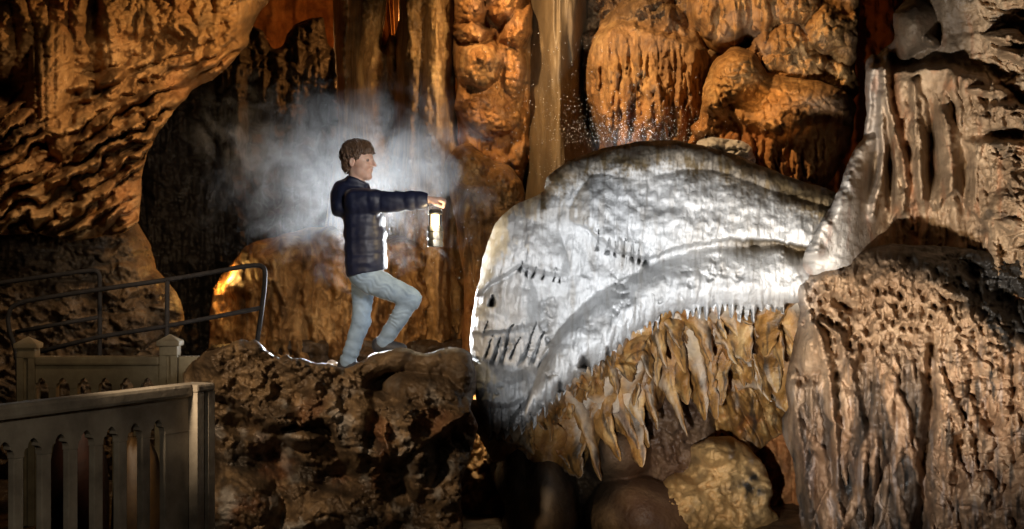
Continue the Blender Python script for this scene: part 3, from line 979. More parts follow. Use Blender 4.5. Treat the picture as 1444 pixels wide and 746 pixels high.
def stalactite(a, b, w, Ya, Yb, seed, mat, parent, bend=0.0, yaw=0.0, flat=1.9, white=1.0):
    A, B = P(a[0], a[1], Ya + 0.34), P(b[0], b[1], Yb)
    nt, na = 44, 24
    t = np.linspace(0, 1, nt)[:, None]
    th = np.linspace(0, 2 * np.pi, na, endpoint=False)[None, :]
    r0 = w * S * Ya * 0.5
    rad = r0 * (np.clip(1 - t, 0, 1) ** 0.7 * 0.95 + 0.05) * (1 + 1.5 * np.exp(-(t / 0.26) ** 2))
    rad = rad * (1 + 0.36 * fbm(np.cos(th) * 1.5 + 0 * t + seed, t * 5 + np.sin(th) * 1.5, 1.0, 4, seed)) * (1 + 0.10 * np.sin(t * 31 + seed) * t)
    rad = rad * (1 + 0.20 * np.cos(th * 2 + seed + 1.5 * t))
    rad[-1] *= 0.15
    ax = (B - A).normalized()
    side = ax.cross(Vector((math.sin(yaw), math.cos(yaw), 0))).normalized()
    dep = ax.cross(side).normalized()
    cen = np.array(A)[None, None, :] + np.array(B - A)[None, None, :] * t[..., None]
    wob = 0.35 * r0 * fbm(t * 3 + seed, t * 0, 1.0, 2, seed) + bend * r0 * np.sin(np.pi * t)
    v = cen + np.array(side)[None, None, :] * (rad * np.cos(th) + wob)[..., None] + np.array(dep)[None, None, :] * (rad * flat * np.sin(th))[..., None]
    v = v.reshape(-1, 3)
    k = np.arange(nt * na).reshape(nt, na)
    q = np.stack([k[:-1], k[1:], np.roll(k[1:], -1, 1), np.roll(k[:-1], -1, 1)], -1).reshape(-1, 4).tolist()
    q.append(k[0].tolist())
    q.append(k[-1][::-1].tolist())
    att = np.zeros((len(v), 3), np.float32)
    tt = np.repeat(t.ravel(), na)
    thh = np.tile(th.ravel(), nt)
    sd = np.cos(thh * 2 + seed + 1.5 * tt)
    rib = ss(0.55, 1.0, sd + 0.5 * fbm(thh, tt * 6 + seed, 1.0, 3, seed))
    att[:, 0] = np.clip(white * 0.85 * ss(0.2, 0.0, tt + 0.12 * np.sin(thh + seed)) + 0.38 * rib * (rs.rand() > 0.3), 0, 1)
    att[:, 1] = 0.85 * ss(-0.05, 0.4, fbm(thh * 1.5 + seed, tt * 3, 1.0, 4, seed)) * ss(0.1, 0.4, tt)
    att[:, 2] = 0.4 * rs.rand() * ss(0, .5, fbm(thh + seed, tt * 3, 1.0, 2, seed + 4))
    return mesh_np('stalactite', v, q, mat, parent, True, att)


rs = np.random.RandomState(5)
LEN = [(700, 30), (745, 50), (790, 52), (850, 58), (890, 90), (940, 90), (1000, 84), (1060, 80), (1112, 120)]
SLANT = [(700, 0.05), (760, 0.2), (850, -0.12), (880, 0.3), (940, 0.2), (1000, 0.38), (1050, 0.5), (1085, 0.3), (1112, 0.12)]
k = 0
for x in np.arange(700, 1110, 9.6):
    x = x + 4 * rs.randn()
    y = float(np.interp(x, *zip(*LIP)))
    ln = float(np.interp(x, *zip(*LEN))) * (0.25 + 0.8 * rs.rand())
    sl = float(np.interp(x, *zip(*SLANT))) + 0.14 * rs.randn()
    wd = 11 + 12 * rs.rand() + 0.09 * ln
    Ya = (8.72 if x < 760 else 8.58) + 0.16 * rs.rand()
    stalactite((x, y - 4), (x + sl * ln, y + ln), wd, Ya, Ya + 0.03 + 0.2 * rs.rand(), k + 1, M['gold'], wf, 0.8 * (rs.rand() - 0.5), 1.4 * (rs.rand() - 0.5), 1.6 + 1.4 * rs.rand(), 0.75)
    k += 1
# second row, deeper under the overhang
for x in np.arange(770, 1095, 14):
    x = x + 5 * rs.randn()
    y = float(np.interp(x, *zip(*LIP))) + 40 + 34 * rs.rand()
    ln = 50 + 60 * rs.rand() * (1 if x < 1010 else 0.7)
    sl = 0.36 + 0.14 * rs.randn()
    stalactite((x, y - 8), (x + sl * ln, y + ln), 16 + 14 * rs.rand(), 8.86, 8.90 + 0.1 * rs.rand(), k + 1, M['gold'], wf, 0.8 * (rs.rand() - 0.5), 1.6 * (rs.rand() - 0.5), 2.6, 0.12)
    k += 1


# ------------------------------------------------------------------ below the flowstone
def f_pillars(U, V, d):
    H = 0.12 * fbm(U, V, 40, 4, 3) + 0.05 * crag(U, V, 18, 4) + ropes(U, V, 40, (690, 540, 1010, 760), (8, 22), (60, 170), 16, 0.06, 1.0, 1.5, 9.4)
    H = smax(H, dome(U, V, 728, 700, 34, 110, 4, .45)[0], 0.08)
    H = smax(H, dome(U, V, 772, 720, 46, 80, 0, .75)[0], 0.08)
    H = smax(H, dome(U, V, 870, 640, 50, 40, 0, .5)[0], 0.08)
    H = smax(H, dome(U, V, 910, 740, 90, 70, 20, .6)[0], 0.1)
    H = H - 0.3 * gauss(U, V, 820, 640, 22, 60)
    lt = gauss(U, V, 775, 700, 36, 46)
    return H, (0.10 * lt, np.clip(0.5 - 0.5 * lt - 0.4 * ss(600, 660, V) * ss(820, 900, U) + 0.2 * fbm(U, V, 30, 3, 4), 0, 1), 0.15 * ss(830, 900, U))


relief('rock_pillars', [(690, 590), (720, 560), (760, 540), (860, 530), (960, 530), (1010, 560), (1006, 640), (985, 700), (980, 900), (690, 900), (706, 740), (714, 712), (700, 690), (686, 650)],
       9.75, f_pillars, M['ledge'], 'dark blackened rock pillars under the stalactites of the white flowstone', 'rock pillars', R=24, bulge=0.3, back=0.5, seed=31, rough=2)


def f_ball(U, V, d):
    H = dome(U, V, 1030, 690, 90, 80, 0, .5, 0.08, 3)[0]
    f1, f2, i = worley(U, V, 20, 4)
    H = smax(H, dome(U, V, 1005, 640, 42, 30, 0, .62)[0], 0.04)
    H = smax(H, dome(U, V, 960, 720, 80, 60, 25, .62)[0], 0.06)
    pit = gauss(U, V, 1055, 690, 24, 30, 20)
    H = H - 0.3 * pit + 0.10 * pit * (1 - f1) + 0.12 * fbm(U, V, 40, 4, 4) + 0.06 * crag(U, V, 30, 5) + 0.015 * fbm(U, V, 7, 3, 5) + ropes(U, V, 26, (900, 640, 1090, 720), (6, 16), (40, 120), 31, -0.2, 0.6, 1.0, 9.4)
    return H, (0, 0.85 * pit * ss(-0.3, 0.3, fbm(U, V, 12, 3, 5)) + 0.5 * ss(0.2, 0.5, fbm(U, V, 40, 3, 6)), 0)


relief('round_boulder', [(965, 655), (975, 630), (1000, 616), (1030, 616), (1058, 630), (1078, 655), (1090, 690), (1086, 715), (1110, 740), (1120, 900), (860, 900), (880, 720), (920, 690)],
       9.9, f_ball, M['yellow'], 'rounded pale yellow boulder lit warmly beneath the stalactites', 'boulder', R=40, bulge=0.3, back=0.6, seed=33, rough=4.0)


def f_pitwall(U, V, d):
    p, r, f = pipes(U, V, 20, 3, 0.6)
    return 0.06 * p + 0.1 * fbm(U, V, 20, 4, 3), (0, 0.3 * ss(0.1, 0.4, fbm(U, V, 30, 3, 5)), 0.5)


relief('pit_wall', [(900, 520), (1160, 500), (1160, 900), (900, 900)], 10.5, f_pitwall, M['orange'],
       'rusty orange rock wall in the hollow behind the round yellow boulder', 'cave wall', R=20, bulge=0.2, back=0.5, seed=34)


def f_cleft(U, V, d):
    f1, f2, i = worley(U, V, 11, 3)
    return 0.07 * (1 - f1) + 0.12 * fbm(U, V, 30, 4, 3) + 0.25 * gauss(U, V, 672, 680, 20, 60), (0, 0.4 * ss(0.1, 0.4, fbm(U, V, 24, 3, 8)), 0)


relief('knobbly_rock', [(630, 560), (690, 555), (700, 600), (720, 640), (720, 900), (620, 900)], 10.3, f_cleft, M['yellow'],
       'knobbly yellow lit rock in the cleft between the ledge and the white flowstone', 'rock', R=24, bulge=0.3, back=0.5, seed=35)


# ------------------------------------------------------------------ right pillar
def f_pillar(U, V, d):
    p, r, f = pipes(U, V, 21, 5, 0.9, 0.12, 0.35)
    p2, r2, f2 = pipes(U, V, 10, 9, 0.7, 0.1)
    H = 0.0035 * (U - 1230) * ss(1200, 1300, U) + 0.12 * fbm(U, V, 70, 4, 3)
    lipy = polyline_y(U, [(1240, 92), (1260, 95), (1290, 92), (1330, 88), (1365, 100), (1400, 110), (1450, 150), (1600, 160)]) + 8 * fbm(U, V, 26, 3, 4)
    below = ss(-5, 10, V - lipy)
    H = H + below * 0.32 + ropes(U, V, 80, (1255, 84, 1420, 250), (4, 13), (60, 210), 18, 0.05, 0.5, 1.9, 9.0, keep=lambda x, y: y > 110)
    # curtains at the left edge and the pale ridge that runs down into the white flowstone
    for pts, w_, h_ in (([(1224, 190), (1204, 222), (1188, 262), (1166, 310), (1140, 366)], 24, .30), ([(1234, 74), (1227, 110), (1225, 150), (1219, 190)], 9, .20),
                        ([(1251, 70), (1247, 110), (1253, 150), (1263, 190), (1273, 222), (1277, 262), (1272, 306)], 7, .34), ([(1243, 128), (1243, 170), (1246, 212), (1240, 262), (1230, 310)], 7, .24),
                        ([(1262, 186), (1262, 230), (1268, 292)], 6, .2), ([(1288, 110), (1292, 160), (1296, 215), (1300, 300)], 9, .22), ([(1330, 150), (1336, 200), (1344, 290)], 12, .24)):
        H = H + stroke(U, V, pts, w_, h_, 3, int(w_))
    H = H + 0.75 * ss(1262, 1176, U) * ss(170, 300, V) * ss(440, 372, V)
    H = H - 0.30 * gauss(U, V, 1232, 240, 9, 46, 12) - 0.34 * gauss(U, V, 1314, 215, 8, 60, 0) - 0.35 * gauss(U, V, 1256, 250, 6, 50, 0) - 0.3 * gauss(U, V, 1360, 260, 9, 40)
    # slab above and knobs at right
    H = smax(H, dome(U, V, 1285, 40, 40, 46, 35, .55, 0.1, 4)[0], 0.05)
    H = smax(H, dome(U, V, 1312, 58, 16, 10, 30, .52)[0] + 0.1, 0.03)
    f1, f2_, i = worley(U, V, 16, 5, 1.4, 0.8)
    for (cx, cyy, rx, ry, a, h) in ((1425, 55, 40, 16, 8, 1.15), (1440, 80, 44, 16, 20, 1.15), (1385, 130, 50, 18, 8, .95), (1440, 165, 40, 20, 0, 1.05), (1420, 205, 36, 14, 0, 1.15),
                                    (1440, 300, 70, 80, 0, 1.3), (1500, 200, 80, 140, 0, 1.3)):
        H = smax(H, dome(U, V, cx, cyy, rx, ry, a, h, 0.22, int(cyy) % 13)[0] + 0.06 * (1 - f1), 0.03)
    H = H - 0.3 * gauss(U, V, 1420, 190, 50, 9) - 0.3 * gauss(U, V, 1440, 140, 50, 8)
    rt = ss(1350, 1430, U)
    H = H + rt * 0.16 * crag(U, V, 30, 6, 1.5, 0.8) + 0.03 * crag(U, V, 12, 5, 1, 1.3) * (0.3 + 0.7 * rt)
    tip = polyline_y(U, [(1240, 330), (1262, 306), (1290, 280), (1320, 292), (1345, 262), (1370, 300), (1400, 320)]) + 12 * fbm(U, V * 0.2, 12, 3, 33)
    H = H - 0.32 * ss(-2, 8, V - tip) * ss(1250, 1266, U) * ss(1410, 1380, U)
    st = np.clip(0.8 * ss(8, -16, V - lipy) * ss(1400, 1340, U) + 0.7 * ss(0.1, 0.4, fbm(U, V, 34, 4, 9)) * ss(1340, 1400, U), 0, 1)
    wh = 0.30 * ss(1262, 1225, U + 0.12 * (V - 200) * (V > 200)) + 0.3 * ss(1215, 1185, U)
    ir = 0.35 * np.exp(-((U - polyline_y(V, [(60, 1258), (160, 1266), (300, 1290)])) / 7) ** 2) + 0.3 * ss(0.1, 0.5, fbm(U, V, 22, 3, 12, 0.6, 2))
    return H, (wh, st, ir)


relief('rock_pillar', [(1125, 400), (1132, 362), (1148, 330), (1165, 300), (1183, 270), (1192, 238), (1204, 212), (1216, 195), (1222, 160), (1219, 120), (1221, 85), (1230, 74),
                       (1238, 80), (1246, 68), (1256, 62), (1262, 52), (1258, 20), (1276, 2), (1295, -20), (1330, -260), (1900, -260), (1900, 560), (1140, 560)],
       9.6, f_pillar, M['tan'], 'tan fluted rock pillar with thin white edged curtains, filling the upper right', 'rock pillar', R=34, bulge=0.4, back=1.0, seed=41, step=1.6)


def f_shelf(U, V, d):
    f1, f2, i = worley(U + 4 * fbm(U, V, 12, 2, 3), V, 13, 8, 1, 1.5)
    p, r, f = pipes(U, V, 34, 7, 0.9, 0.08, 0.4)
    p2, r2, f2_ = pipes(U, V, 15, 4, 0.8, 0.06)
    topy = polyline_y(U, [(1110, 400), (1150, 385), (1200, 385), (1260, 380), (1330, 395), (1380, 440), (1444, 480), (1600, 500)]) + 10 * fbm(U, V, 30, 3, 4)
    H = 0.0016 * (U - 1150) + 0.14 * fbm(U, V, 60, 4, 5)
    H = H + 0.5 * ss(-60, 25, V - topy)
    lowf = ss(470, 580, V + 0.2 * (U - 1200))
    rib = ropes(U, V, 46, (1105, 430, 1310, 640), (4, 12), (110, 320), 19, 0.14, 0.8, 2.2, 8.3, spread=0.2)
    H = H + lowf * 0.30 * drape(U, V, 60, 7, 1.9, 0.12, 0.6) + rib + ropes(U, V, 40, (1310, 500, 1460, 720), (5, 15), (50, 150), 20, 0.12, 0.6, 1.8, 8) + (1 - lowf) * (0.07 * ridged(U, V, 30, 3, 8, 0.7, 1.5) - 0.28 * np.clip(0.45 - f1, 0, 1) * ss(0, 30, V - topy))
    H = H - 0.0022 * np.clip(V - 560, 0, 400)
    H = smax(H, dome(U, V, 1150, 490, 34, 60, 10, .72)[0], 0.05)
    H = smax(H, dome(U, V, 1235, 610, 60, 30, 0, .85, 0.15)[0] - 0.05, 0.06)
    seam = polyline_y(V, [(380, 1320), (450, 1312), (560, 1312), (640, 1310), (746, 1300)]) + 4 * fbm(U * 0, V, 30, 3, 2)
    H = H - 0.30 * np.exp(-((U - seam - 10 * fbm(U, V, 50, 3, 8)) / 9) ** 2) * ss(440, 520, V)
    H = H - 0.25 * gauss(U, V, 1190, 430, 14, 6, 30) + stroke(U, V, [(1128, 400), (1140, 440), (1158, 480), (1172, 540), (1180, 640), (1186, 760)], 9, .2) + stroke(U, V, [(1140, 440), (1180, 470), (1200, 520), (1215, 600), (1220, 760)], 8, .16) + stroke(U, V, [(1116, 520), (1120, 570), (1134, 640), (1146, 760)], 10, .2)
    for (cx, cyy, rx, ry, a, h) in ((1400, 620, 70, 14, 10, .9), (1440, 560, 60, 20, 0, .95), (1390, 690, 60, 60, 20, .95), (1450, 690, 50, 60, 0, 1.1)):
        H = smax(H, dome(U, V, cx, cyy, rx, ry, a, h, 0.2, int(cyy) % 11)[0], 0.04)
    H = H + 0.03 * crag(U, V, 15, 9, 0.9, 1.3) * (1 - 0.7 * lowf) + 0.12 * crag(U, V, 38, 11, 1.2, 1) * ss(1290, 1350, U)
    mould_shade = np.clip(ss(30, -30, V - topy + 18 * fbm(U, V, 12, 4, 17)) * ss(1230, 1340, U) + 0.5 * ss(20, -26, V - topy) + 0.85 * ss(0.05, 0.3, fbm(U, V, 20, 4, 18)) * gauss(U, V, 1420, 480, 70, 50), 0, 1)  # black mould at right, plus shade painted along the whole shelf top
    strk = ss(0.1, 0.4, fbm(U, V, 16, 4, 19, 0.6, 4)) * lowf * 0.6
    grey = 0.45 * ss(1165, 1120, U) * ss(480, 400, V) + 0.2 * lowf * ss(0.1, 0.4, fbm(U, V, 14, 3, 20, 0.6, 4))
    return H, (grey, np.clip(mould_shade + strk * ss(1300, 1340, U) + 0.4 * strk + 0.8 * lowf * ss(1330, 1290, U) * ss(0.09, 0.0, rib), 0, 1), 0.08 * (1 - mould_shade) + 0.10 * lowf)  # lower face and rib gaps coloured darker as the light falls off


relief('rock_shelf', [(1106, 545), (1122, 470), (1130, 440), (1116, 405), (1122, 388), (1150, 368), (1200, 352), (1260, 344), (1330, 347), (1380, 352), (1444, 358), (1900, 380),
                      (1900, 900), (1135, 900), (1130, 746), (1122, 690), (1118, 650), (1104, 612), (1102, 590), (1112, 575)],
       9.0, f_shelf, M['tan'], 'massive reddish tan rock shelf at the lower right, pitted face and black mould and painted shade on top', 'rock shelf', R=36, bulge=0.45, back=1.0, seed=42, step=1.6)


# ------------------------------------------------------------------ ledge
def f_ledge(U, V, d):
    f1, f2, i = worley(U + 12 * fbm(U, V, 40, 3, 2), V + 12 * fbm(U, V, 40, 3, 6), 55, 6, 1.2, 0.9)
    H = 0.05 * (1 - f1) + 0.22 * fbm(U, V, 90, 4, 3) + 0.14 * (ridged(U, V, 60, 4, 4, 1.1, 0.9) - 0.6)
    face = ss(270, 320, U - 0.1 * (V - 600))
    H = H + 0.3 * face
    brow = polyline_y(U, [(280, 556), (310, 562), (340, 580), (380, 604), (425, 604), (455, 596), (490, 640), (540, 652), (590, 640), (640, 600), (680, 580)]) + 12 * fbm(U, V, 30, 3, 21)
    H = H + 0.26 * ss(4, -8, V - brow) + ropes(U, V, 50, (290, 500, 660, 570), (4, 11), (24, 80), 22, 0.25, 1.0, 1.2, 8.3) * ss(500, 515, V)
    H = H - 0.50 * gauss(U, V, 392, 642, 34, 24) - 0.38 * gauss(U, V, 470, 675, 36, 26, 20) - 0.3 * gauss(U, V, 345, 604, 40, 12, 15) - 0.3 * gauss(U, V, 570, 690, 30, 40)
    H = smax(H, dome(U, V, 340, 720, 66, 64, 10, .62)[0], 0.08)
    H = smax(H, dome(U, V, 425, 616, 40, 18, 12, .58)[0], 0.06)
    H = smax(H, dome(U, V, 505, 600, 34, 70, 6, .62)[0], 0.1)
    H = smax(H, dome(U, V, 590, 640, 30, 70, -6, .50)[0], 0.1)
    H = smax(H, dome(U, V, 450, 725, 60, 34, -10, .45)[0], 0.08)
    # smooth wet humps on the right end
    hum = np.full_like(H, -1.0)
    for (cx, cyy, rx, ry, a, h) in ((556, 505, 36, 20, -10, .55), (612, 512, 50, 28, 0, .62), (645, 520, 30, 38, 0, .65), (520, 520, 50, 16, -18, .5), (600, 545, 60, 26, 0, .75)):
        hum = smax(hum, dome(U, V, cx, cyy, rx, ry, a, h, 0.08)[0], 0.05)
    rgt = ss(490, 540, U) * ss(580, 540, V)
    H = np.where(rgt > 0, H * (1 - rgt * 0.75) + rgt * 0.75 * (0.5 * hum + 0.1), H)
    H = H - 0.0016 * np.clip(V - 600, 0, 400)
    det = 0.06 * crag(U, V, 56, 9, 1.3, 0.9) + 0.016 * crag(U, V, 15, 12) + 0.03 * fbm(U, V, 18, 4, 13)
    H = H + det * (1 - 0.7 * rgt)
    st = 0.7 * ss(0.0, 0.3, fbm(U, V, 48, 5, 15)) * ss(560, 620, V)
    li = np.clip(0.22 * ss(0.1, 0.4, fbm(U, V, 42, 4, 16)) * ss(520, 580, V), 0, 1)
    ir = 0.2 * ss(0.05, 0.4, fbm(U, V, 60, 4, 17)) * ss(540, 600, V)
    return H, (li, st, ir)


relief('rock_ledge', [(258, 528), (270, 510), (290, 496), (312, 490), (330, 481), (345, 479), (352, 483), (358, 477), (366, 482), (376, 494), (396, 505), (402, 498),
                      (412, 507), (428, 504), (444, 512), (466, 513), (485, 520), (500, 515), (515, 506), (525, 498), (545, 495), (568, 490), (585, 494), (598, 500),
                      (615, 495), (635, 488), (652, 490), (664, 500), (672, 525), (670, 552), (662, 575), (674, 600), (664, 640), (650, 680), (652, 720), (655, 900), (262, 900),
                      (258, 700)], 8.35, f_ledge, M['ledge'],
       'dark wet rugged rock ledge the boy stands on', 'rock ledge', R=7, bulge=0.14, back=1.75, shrink=0.95, seed=51, rough=2.0, step=1.5)

st = relief('stone', [(458, 516), (462, 508), (470, 506), (478, 511), (480, 520), (460, 522)], 9.2, lambda U, V, d: (0.03 * fbm(U, V, 6, 3, 3), (0.5, 0, 0)), M['yellow'],
            'small pale stone on the ledge at the boy\'s heel', 'stone', R=6, bulge=0.05, back=0.08, step=1.0, rough=0.8)

# ------------------------------------------------------------------ balustrades
M['stone'] = simple_mat('weathered_concrete', (0.40, 0.35, 0.28), (0.15, 0.125, 0.10), 0.85, 0, 4, 0.6)
M['stone2'] = simple_mat('pale_concrete', (0.42, 0.34, 0.21), (0.27, 0.21, 0.13), 0.75, 0, 9, 0.3)
M['pipe'] = simple_mat('dark_painted_pipe', (0.022, 0.02, 0.02), (0.012, 0.011, 0.011), 0.75, 0.0, 25, 0.1, spec=0.15)


def bevelled_box(bm, x0, x1, y0, y1, z0, z1, bev=0.006):
    r = bmesh.ops.create_cube(bm, size=1)
    for v in r['verts']:
        v.co = Vector((x0 + (v.co.x + .5) * (x1 - x0), y0 + (v.co.y + .5) * (y1 - y0), z0 + (v.co.z + .5) * (z1 - z0)))
    if bev:
        es = list({e for v in r['verts'] for e in v.link_edges})
        bmesh.ops.bevel(bm, geom=es, offset=bev, segments=2, affect='EDGES', profile=0.6)


def prism(bm, pts, y0, y1):
    """extrude an outline in x,z between two y"""
    f = bm.faces.new([bm.verts.new((x, y0, z)) for x, z in pts])
    r = bmesh.ops.extrude_face_region(bm, geom=[f])
    for v in r['geom']:
        if isinstance(v, bmesh.types.BMVert):
            v.co.y = y1


def balustrade(root, L, top, pitch, slot, mat, post_r=True, post_l=False, th=0.06, start=0.08):
    """panel along local x from 0 to L; slots with trefoil heads"""
    n = int((L - start) / pitch)
    zs = top - 0.20           # shoulder
    bot = -0.06
    bm = bmesh.new()
    pts = [(0, top - 0.03), (0, zs)]
    xs_ = []
    for i in range(n):
        c = start + pitch * (i + 0.5)
        if c + slot / 2 > L - 0.01:
            break
        xs_.append(c)
        h = slot / 2
        pts += [(c - h, zs), (c - h, zs + 0.015), (c - h * .9, zs + 0.028), (c - h * .58, zs + 0.034), (c - h * .55, zs + 0.046), (c - h * .3, zs + 0.06), (c, zs + 0.066),
                (c + h * .3, zs + 0.06), (c + h * .55, zs + 0.046), (c + h * .58, zs + 0.034), (c + h * .9, zs + 0.028), (c + h, zs + 0.015), (c + h, zs)]
    pts += [(L, zs), (L, top - 0.03)]
    prism(bm, pts, -th / 2, th / 2)
    obj_bm('panel', bm, mat, root)
    bm = bmesh.new()
    bevelled_box(bm, -0.001, L + 0.001, -th / 2 - 0.022, th / 2 + 0.022, top - 0.055, top, 0.014)
    obj_bm('top_rail', bm, mat, root)
    edges = [0.0] + xs_ + [None]
    for i in range(len(xs_) + 1):
        x0 = 0.0 if i == 0 else xs_[i - 1] + slot / 2
        x1 = L if i == len(xs_) else xs_[i] - slot / 2
        bm = bmesh.new()
        bevelled_box(bm, x0 + .0005, x1 - .0005, -th / 2 + 0.001, th / 2 - 0.001, bot, zs - 0.0005, 0.005)
        obj_bm('baluster', bm, mat, root)


def stone_post(root, x, wd, top, mat, cap=True, depth=None):
    dp = depth or wd
    bm = bmesh.new()
    h = wd / 2
    # plan outline with a groove on each visible face, extruded upward
    g = wd * 0.13
    dd = 0.02
    hy = dp / 2
    pl = [(-h, -hy), (-g, -hy), (-g, -hy + dd), (g, -hy + dd), (g, -hy), (h, -hy), (h, -g), (h - dd, -g), (h - dd, g), (h, g), (h, hy), (-h, hy), (-h, g), (-h + dd, g), (-h + dd, -g), (-h, -g)]
    f = bm.faces.new([bm.verts.new((x + a, b, -0.05)) for a, b in pl])
    r = bmesh.ops.extrude_face_region(bm, geom=[f])
    for v in r['geom']:
        if isinstance(v, bmesh.types.BMVert):
            v.co.z = top - (0.12 if cap else 0.03)
    o = obj_bm('post', bm, mat, root)
    bm = bmesh.new()
    if cap:
        bevelled_box(bm, x - h - .002, x + h + .002, -hy - .002, hy + .002, top - 0.12, top - 0.06, 0.008)
        bevelled_box(bm, x - h - .018, x + h + .018, -hy - .018, hy + .018, top - 0.06, top - 0.025, 0.01)
        v = [bm.verts.new((x + sx * (h + .01), sy * (hy + .01), top - 0.025)) for sx, sy in ((-1, -1), (1, -1), (1, 1), (-1, 1))]
        a = bm.verts.new((x, 0, top + 0.015))
        for k in range(4):
            bm.faces.new((v[k], v[(k + 1) % 4], a))
        bm.faces.new(v[::-1])
    else:
        bevelled_box(bm, x - h - .002, x + h + .002, -hy - .002, hy + .002, top - 0.03, top + 0.004, 0.01)
    obj_bm('cap', bm, mat, o)


# near balustrade
A = Vector((-2.05, 4.90, 0))
B = Vector((-1.335, 6.40, 0))
rz = math.atan2(B.y - A.y, B.x - A.x)
L = (B - A).length
nb = empty('stone_balustrade', A, rz)
tag(nb, 'near grey stone balustrade with tall narrow slots, at the bottom left corner', 'balustrade', 'stone balustrades of the walkway')
balustrade(nb, L - 0.09, 1.10, 0.142, 0.092, M['stone'], th=0.032, start=0.02)
stone_post(nb, L - 0.03, 0.12, 1.092, M['stone'], cap=False)
# far balustrade
Yf = 9.5
xa = (53 - 722) * S * Yf
xb = (227 - 722) * S * Yf
fb = empty('stone_balustrade', (xa, Yf, 0))
tag(fb, 'far stone balustrade with trefoil openings and pointed post caps, under the handrail', 'balustrade', 'stone balustrades of the walkway')
balustrade(fb, xb - xa, 1.02, 0.134, 0.085, M['stone2'], th=0.08, start=-0.03)
stone_post(fb, -0.058, 0.112, 1.13, M['stone2'])
stone_post(fb, xb - xa + 0.058, 0.112, 1.145, M['stone2'])
bm = bmesh.new()
bevelled_box(bm, xb - xa + 0.118, xb - xa + 0.5, -0.045, 0.045, -0.05, 1.02, 0.012)
obj_bm('side_panel', bm, M['stone2'], fb)


# ------------------------------------------------------------------ handrail
def tube(name, pts, r, mat, parent=None, n=10, res=None, origin=None, closed=False):
    pts = [Vector(p) for p in pts]
    off = Vector(origin) if origin is not None else Vector((0, 0, 0))
    vs_, fs = [], []
    for i, p in enumerate(pts):
        a = pts[max(i - 1, 0)]
        b = pts[min(i + 1, len(pts) - 1)]
        t = (b - a).normalized()
        up = Vector((0, 1, 0)) if abs(t.y) < 0.9 else Vector((1, 0, 0))
        x = t.cross(up).normalized()
        y = t.cross(x).normalized()
        rr = r[i] if isinstance(r, (list, tuple)) else r
        for k in range(n):
            th = 2 * math.pi * k / n
            vs_.append(p - off + (x * math.cos(th) + y * math.sin(th)) * rr)
    for i in range(len(pts) - 1):
        for k in range(n):
            fs.append((i * n + k, i * n + (k + 1) % n, (i + 1) * n + (k + 1) % n, (i + 1) * n + k))
    fs.append(tuple(range(n))[::-1])
    fs.append(tuple((len(pts) - 1) * n + k for k in range(n)))
    me = bpy.data.meshes.new(name)
    me.from_pydata([tuple(v) for v in vs_], [], fs)
    me.polygons.foreach_set('use_smooth', np.ones(len(me.polygons), dtype=bool))
    me.materials.append(mat)
    o = bpy.data.objects.new(name, me)
    C.objects.link(o)
    if parent:
        o.parent = parent
    return o


def smooth_path(pts, it=3):
    pts = [Vector(p) for p in pts]
    for _ in range(it):
        out = [pts[0]]
        for a, b in zip(pts[:-1], pts[1:]):
            out += [a.lerp(b, 0.25), a.lerp(b, 0.75)]
        out.append(pts[-1])
        pts = out
    return pts


YR = 10.25
base = P(180, 560, YR)
hr = empty('handrail', base)
tag(hr, 'dark metal pipe handrail climbing to the right in front of the dim boulder', 'handrail')
rw = 0.0165


def hp(l, yy=YR):
    return [P(a, b, yy) for a, b in l]


tube('top_rail', smooth_path(hp([(26, 600), (26, 530), (22, 490), (12, 465), (11, 440), (22, 428), (50, 422), (140, 408), (235, 395), (300, 384), (358, 373), (373, 376), (374, 392), (370, 430), (360, 500), (350, 560)])), rw, M['pipe'], hr, origin=base)
tube('lower_rail', hp([(20, 505), (140, 475), (235, 460), (369, 434)], YR), rw * 0.95, M['pipe'], hr, origin=base)
tube('post', hp([(236, 395), (234, 620)], YR), rw, M['pipe'], hr, origin=base)
hr2 = empty('handrail', P(60, 560, 10.45))
tag(hr2, 'second dark pipe handrail ending in a corner post, just behind the longer one', 'handrail')
o2 = P(60, 560, 10.45)
tube('top_rail', smooth_path([P(-120, 416, 10.6), P(0, 399, 10.5), P(120, 382, 10.45), P(140, 381, 10.45), P(141, 400, 10.45), P(140, 620, 10.45)]), rw, M['pipe'], hr2, origin=o2)
tube('middle_rail', [P(22, 468, 10.45), P(140, 447, 10.45)], rw * 0.9, M['pipe'], hr2, origin=o2)

# things glimpsed behind the near balustrade
M['orangecloth'] = simple_mat('orange_canvas', (0.05, 0.013, 0.004), (0.025, 0.006, 0.003), 0.7, 0, 14, 0.3)
M['yellowcloth'] = simple_mat('yellow_canvas', (0.055, 0.027, 0.005), (0.03, 0.014, 0.003), 0.6, 0, 14, 0.2)


def sack(name, c, rx, ry, rz_, mat, seed):
    n, m = 28, 18
    th = np.linspace(0, 2 * np.pi, n, endpoint=False)[None, :]
    ph = np.linspace(-np.pi / 2, np.pi / 2, m)[:, None]
    cs = np.sign(np.cos(ph)) * np.abs(np.cos(ph)) ** 0.6
    sn = np.sign(np.sin(ph)) * np.abs(np.sin(ph)) ** 0.75
    k = 1 + 0.14 * fbm(np.cos(th) * 2 + ph, np.sin(th) * 2 - ph, 1.0, 3, seed)
    v = np.stack([rx * cs * np.cos(th) * k + 0 * ph, ry * cs * np.sin(th) * k + 0 * ph, rz_ * sn * k * np.ones_like(th)], -1).reshape(-1, 3)
    v[:, 2] = np.maximum(v[:, 2], -rz_ * 0.92)
    kk = np.arange(n * m).reshape(m, n)
    q = np.stack([kk[:-1], np.roll(kk[:-1], -1, 1), np.roll(kk[1:], -1, 1), kk[1:]], -1).reshape(-1, 4)
    return mesh_np(name, v + np.array(c), q, mat)


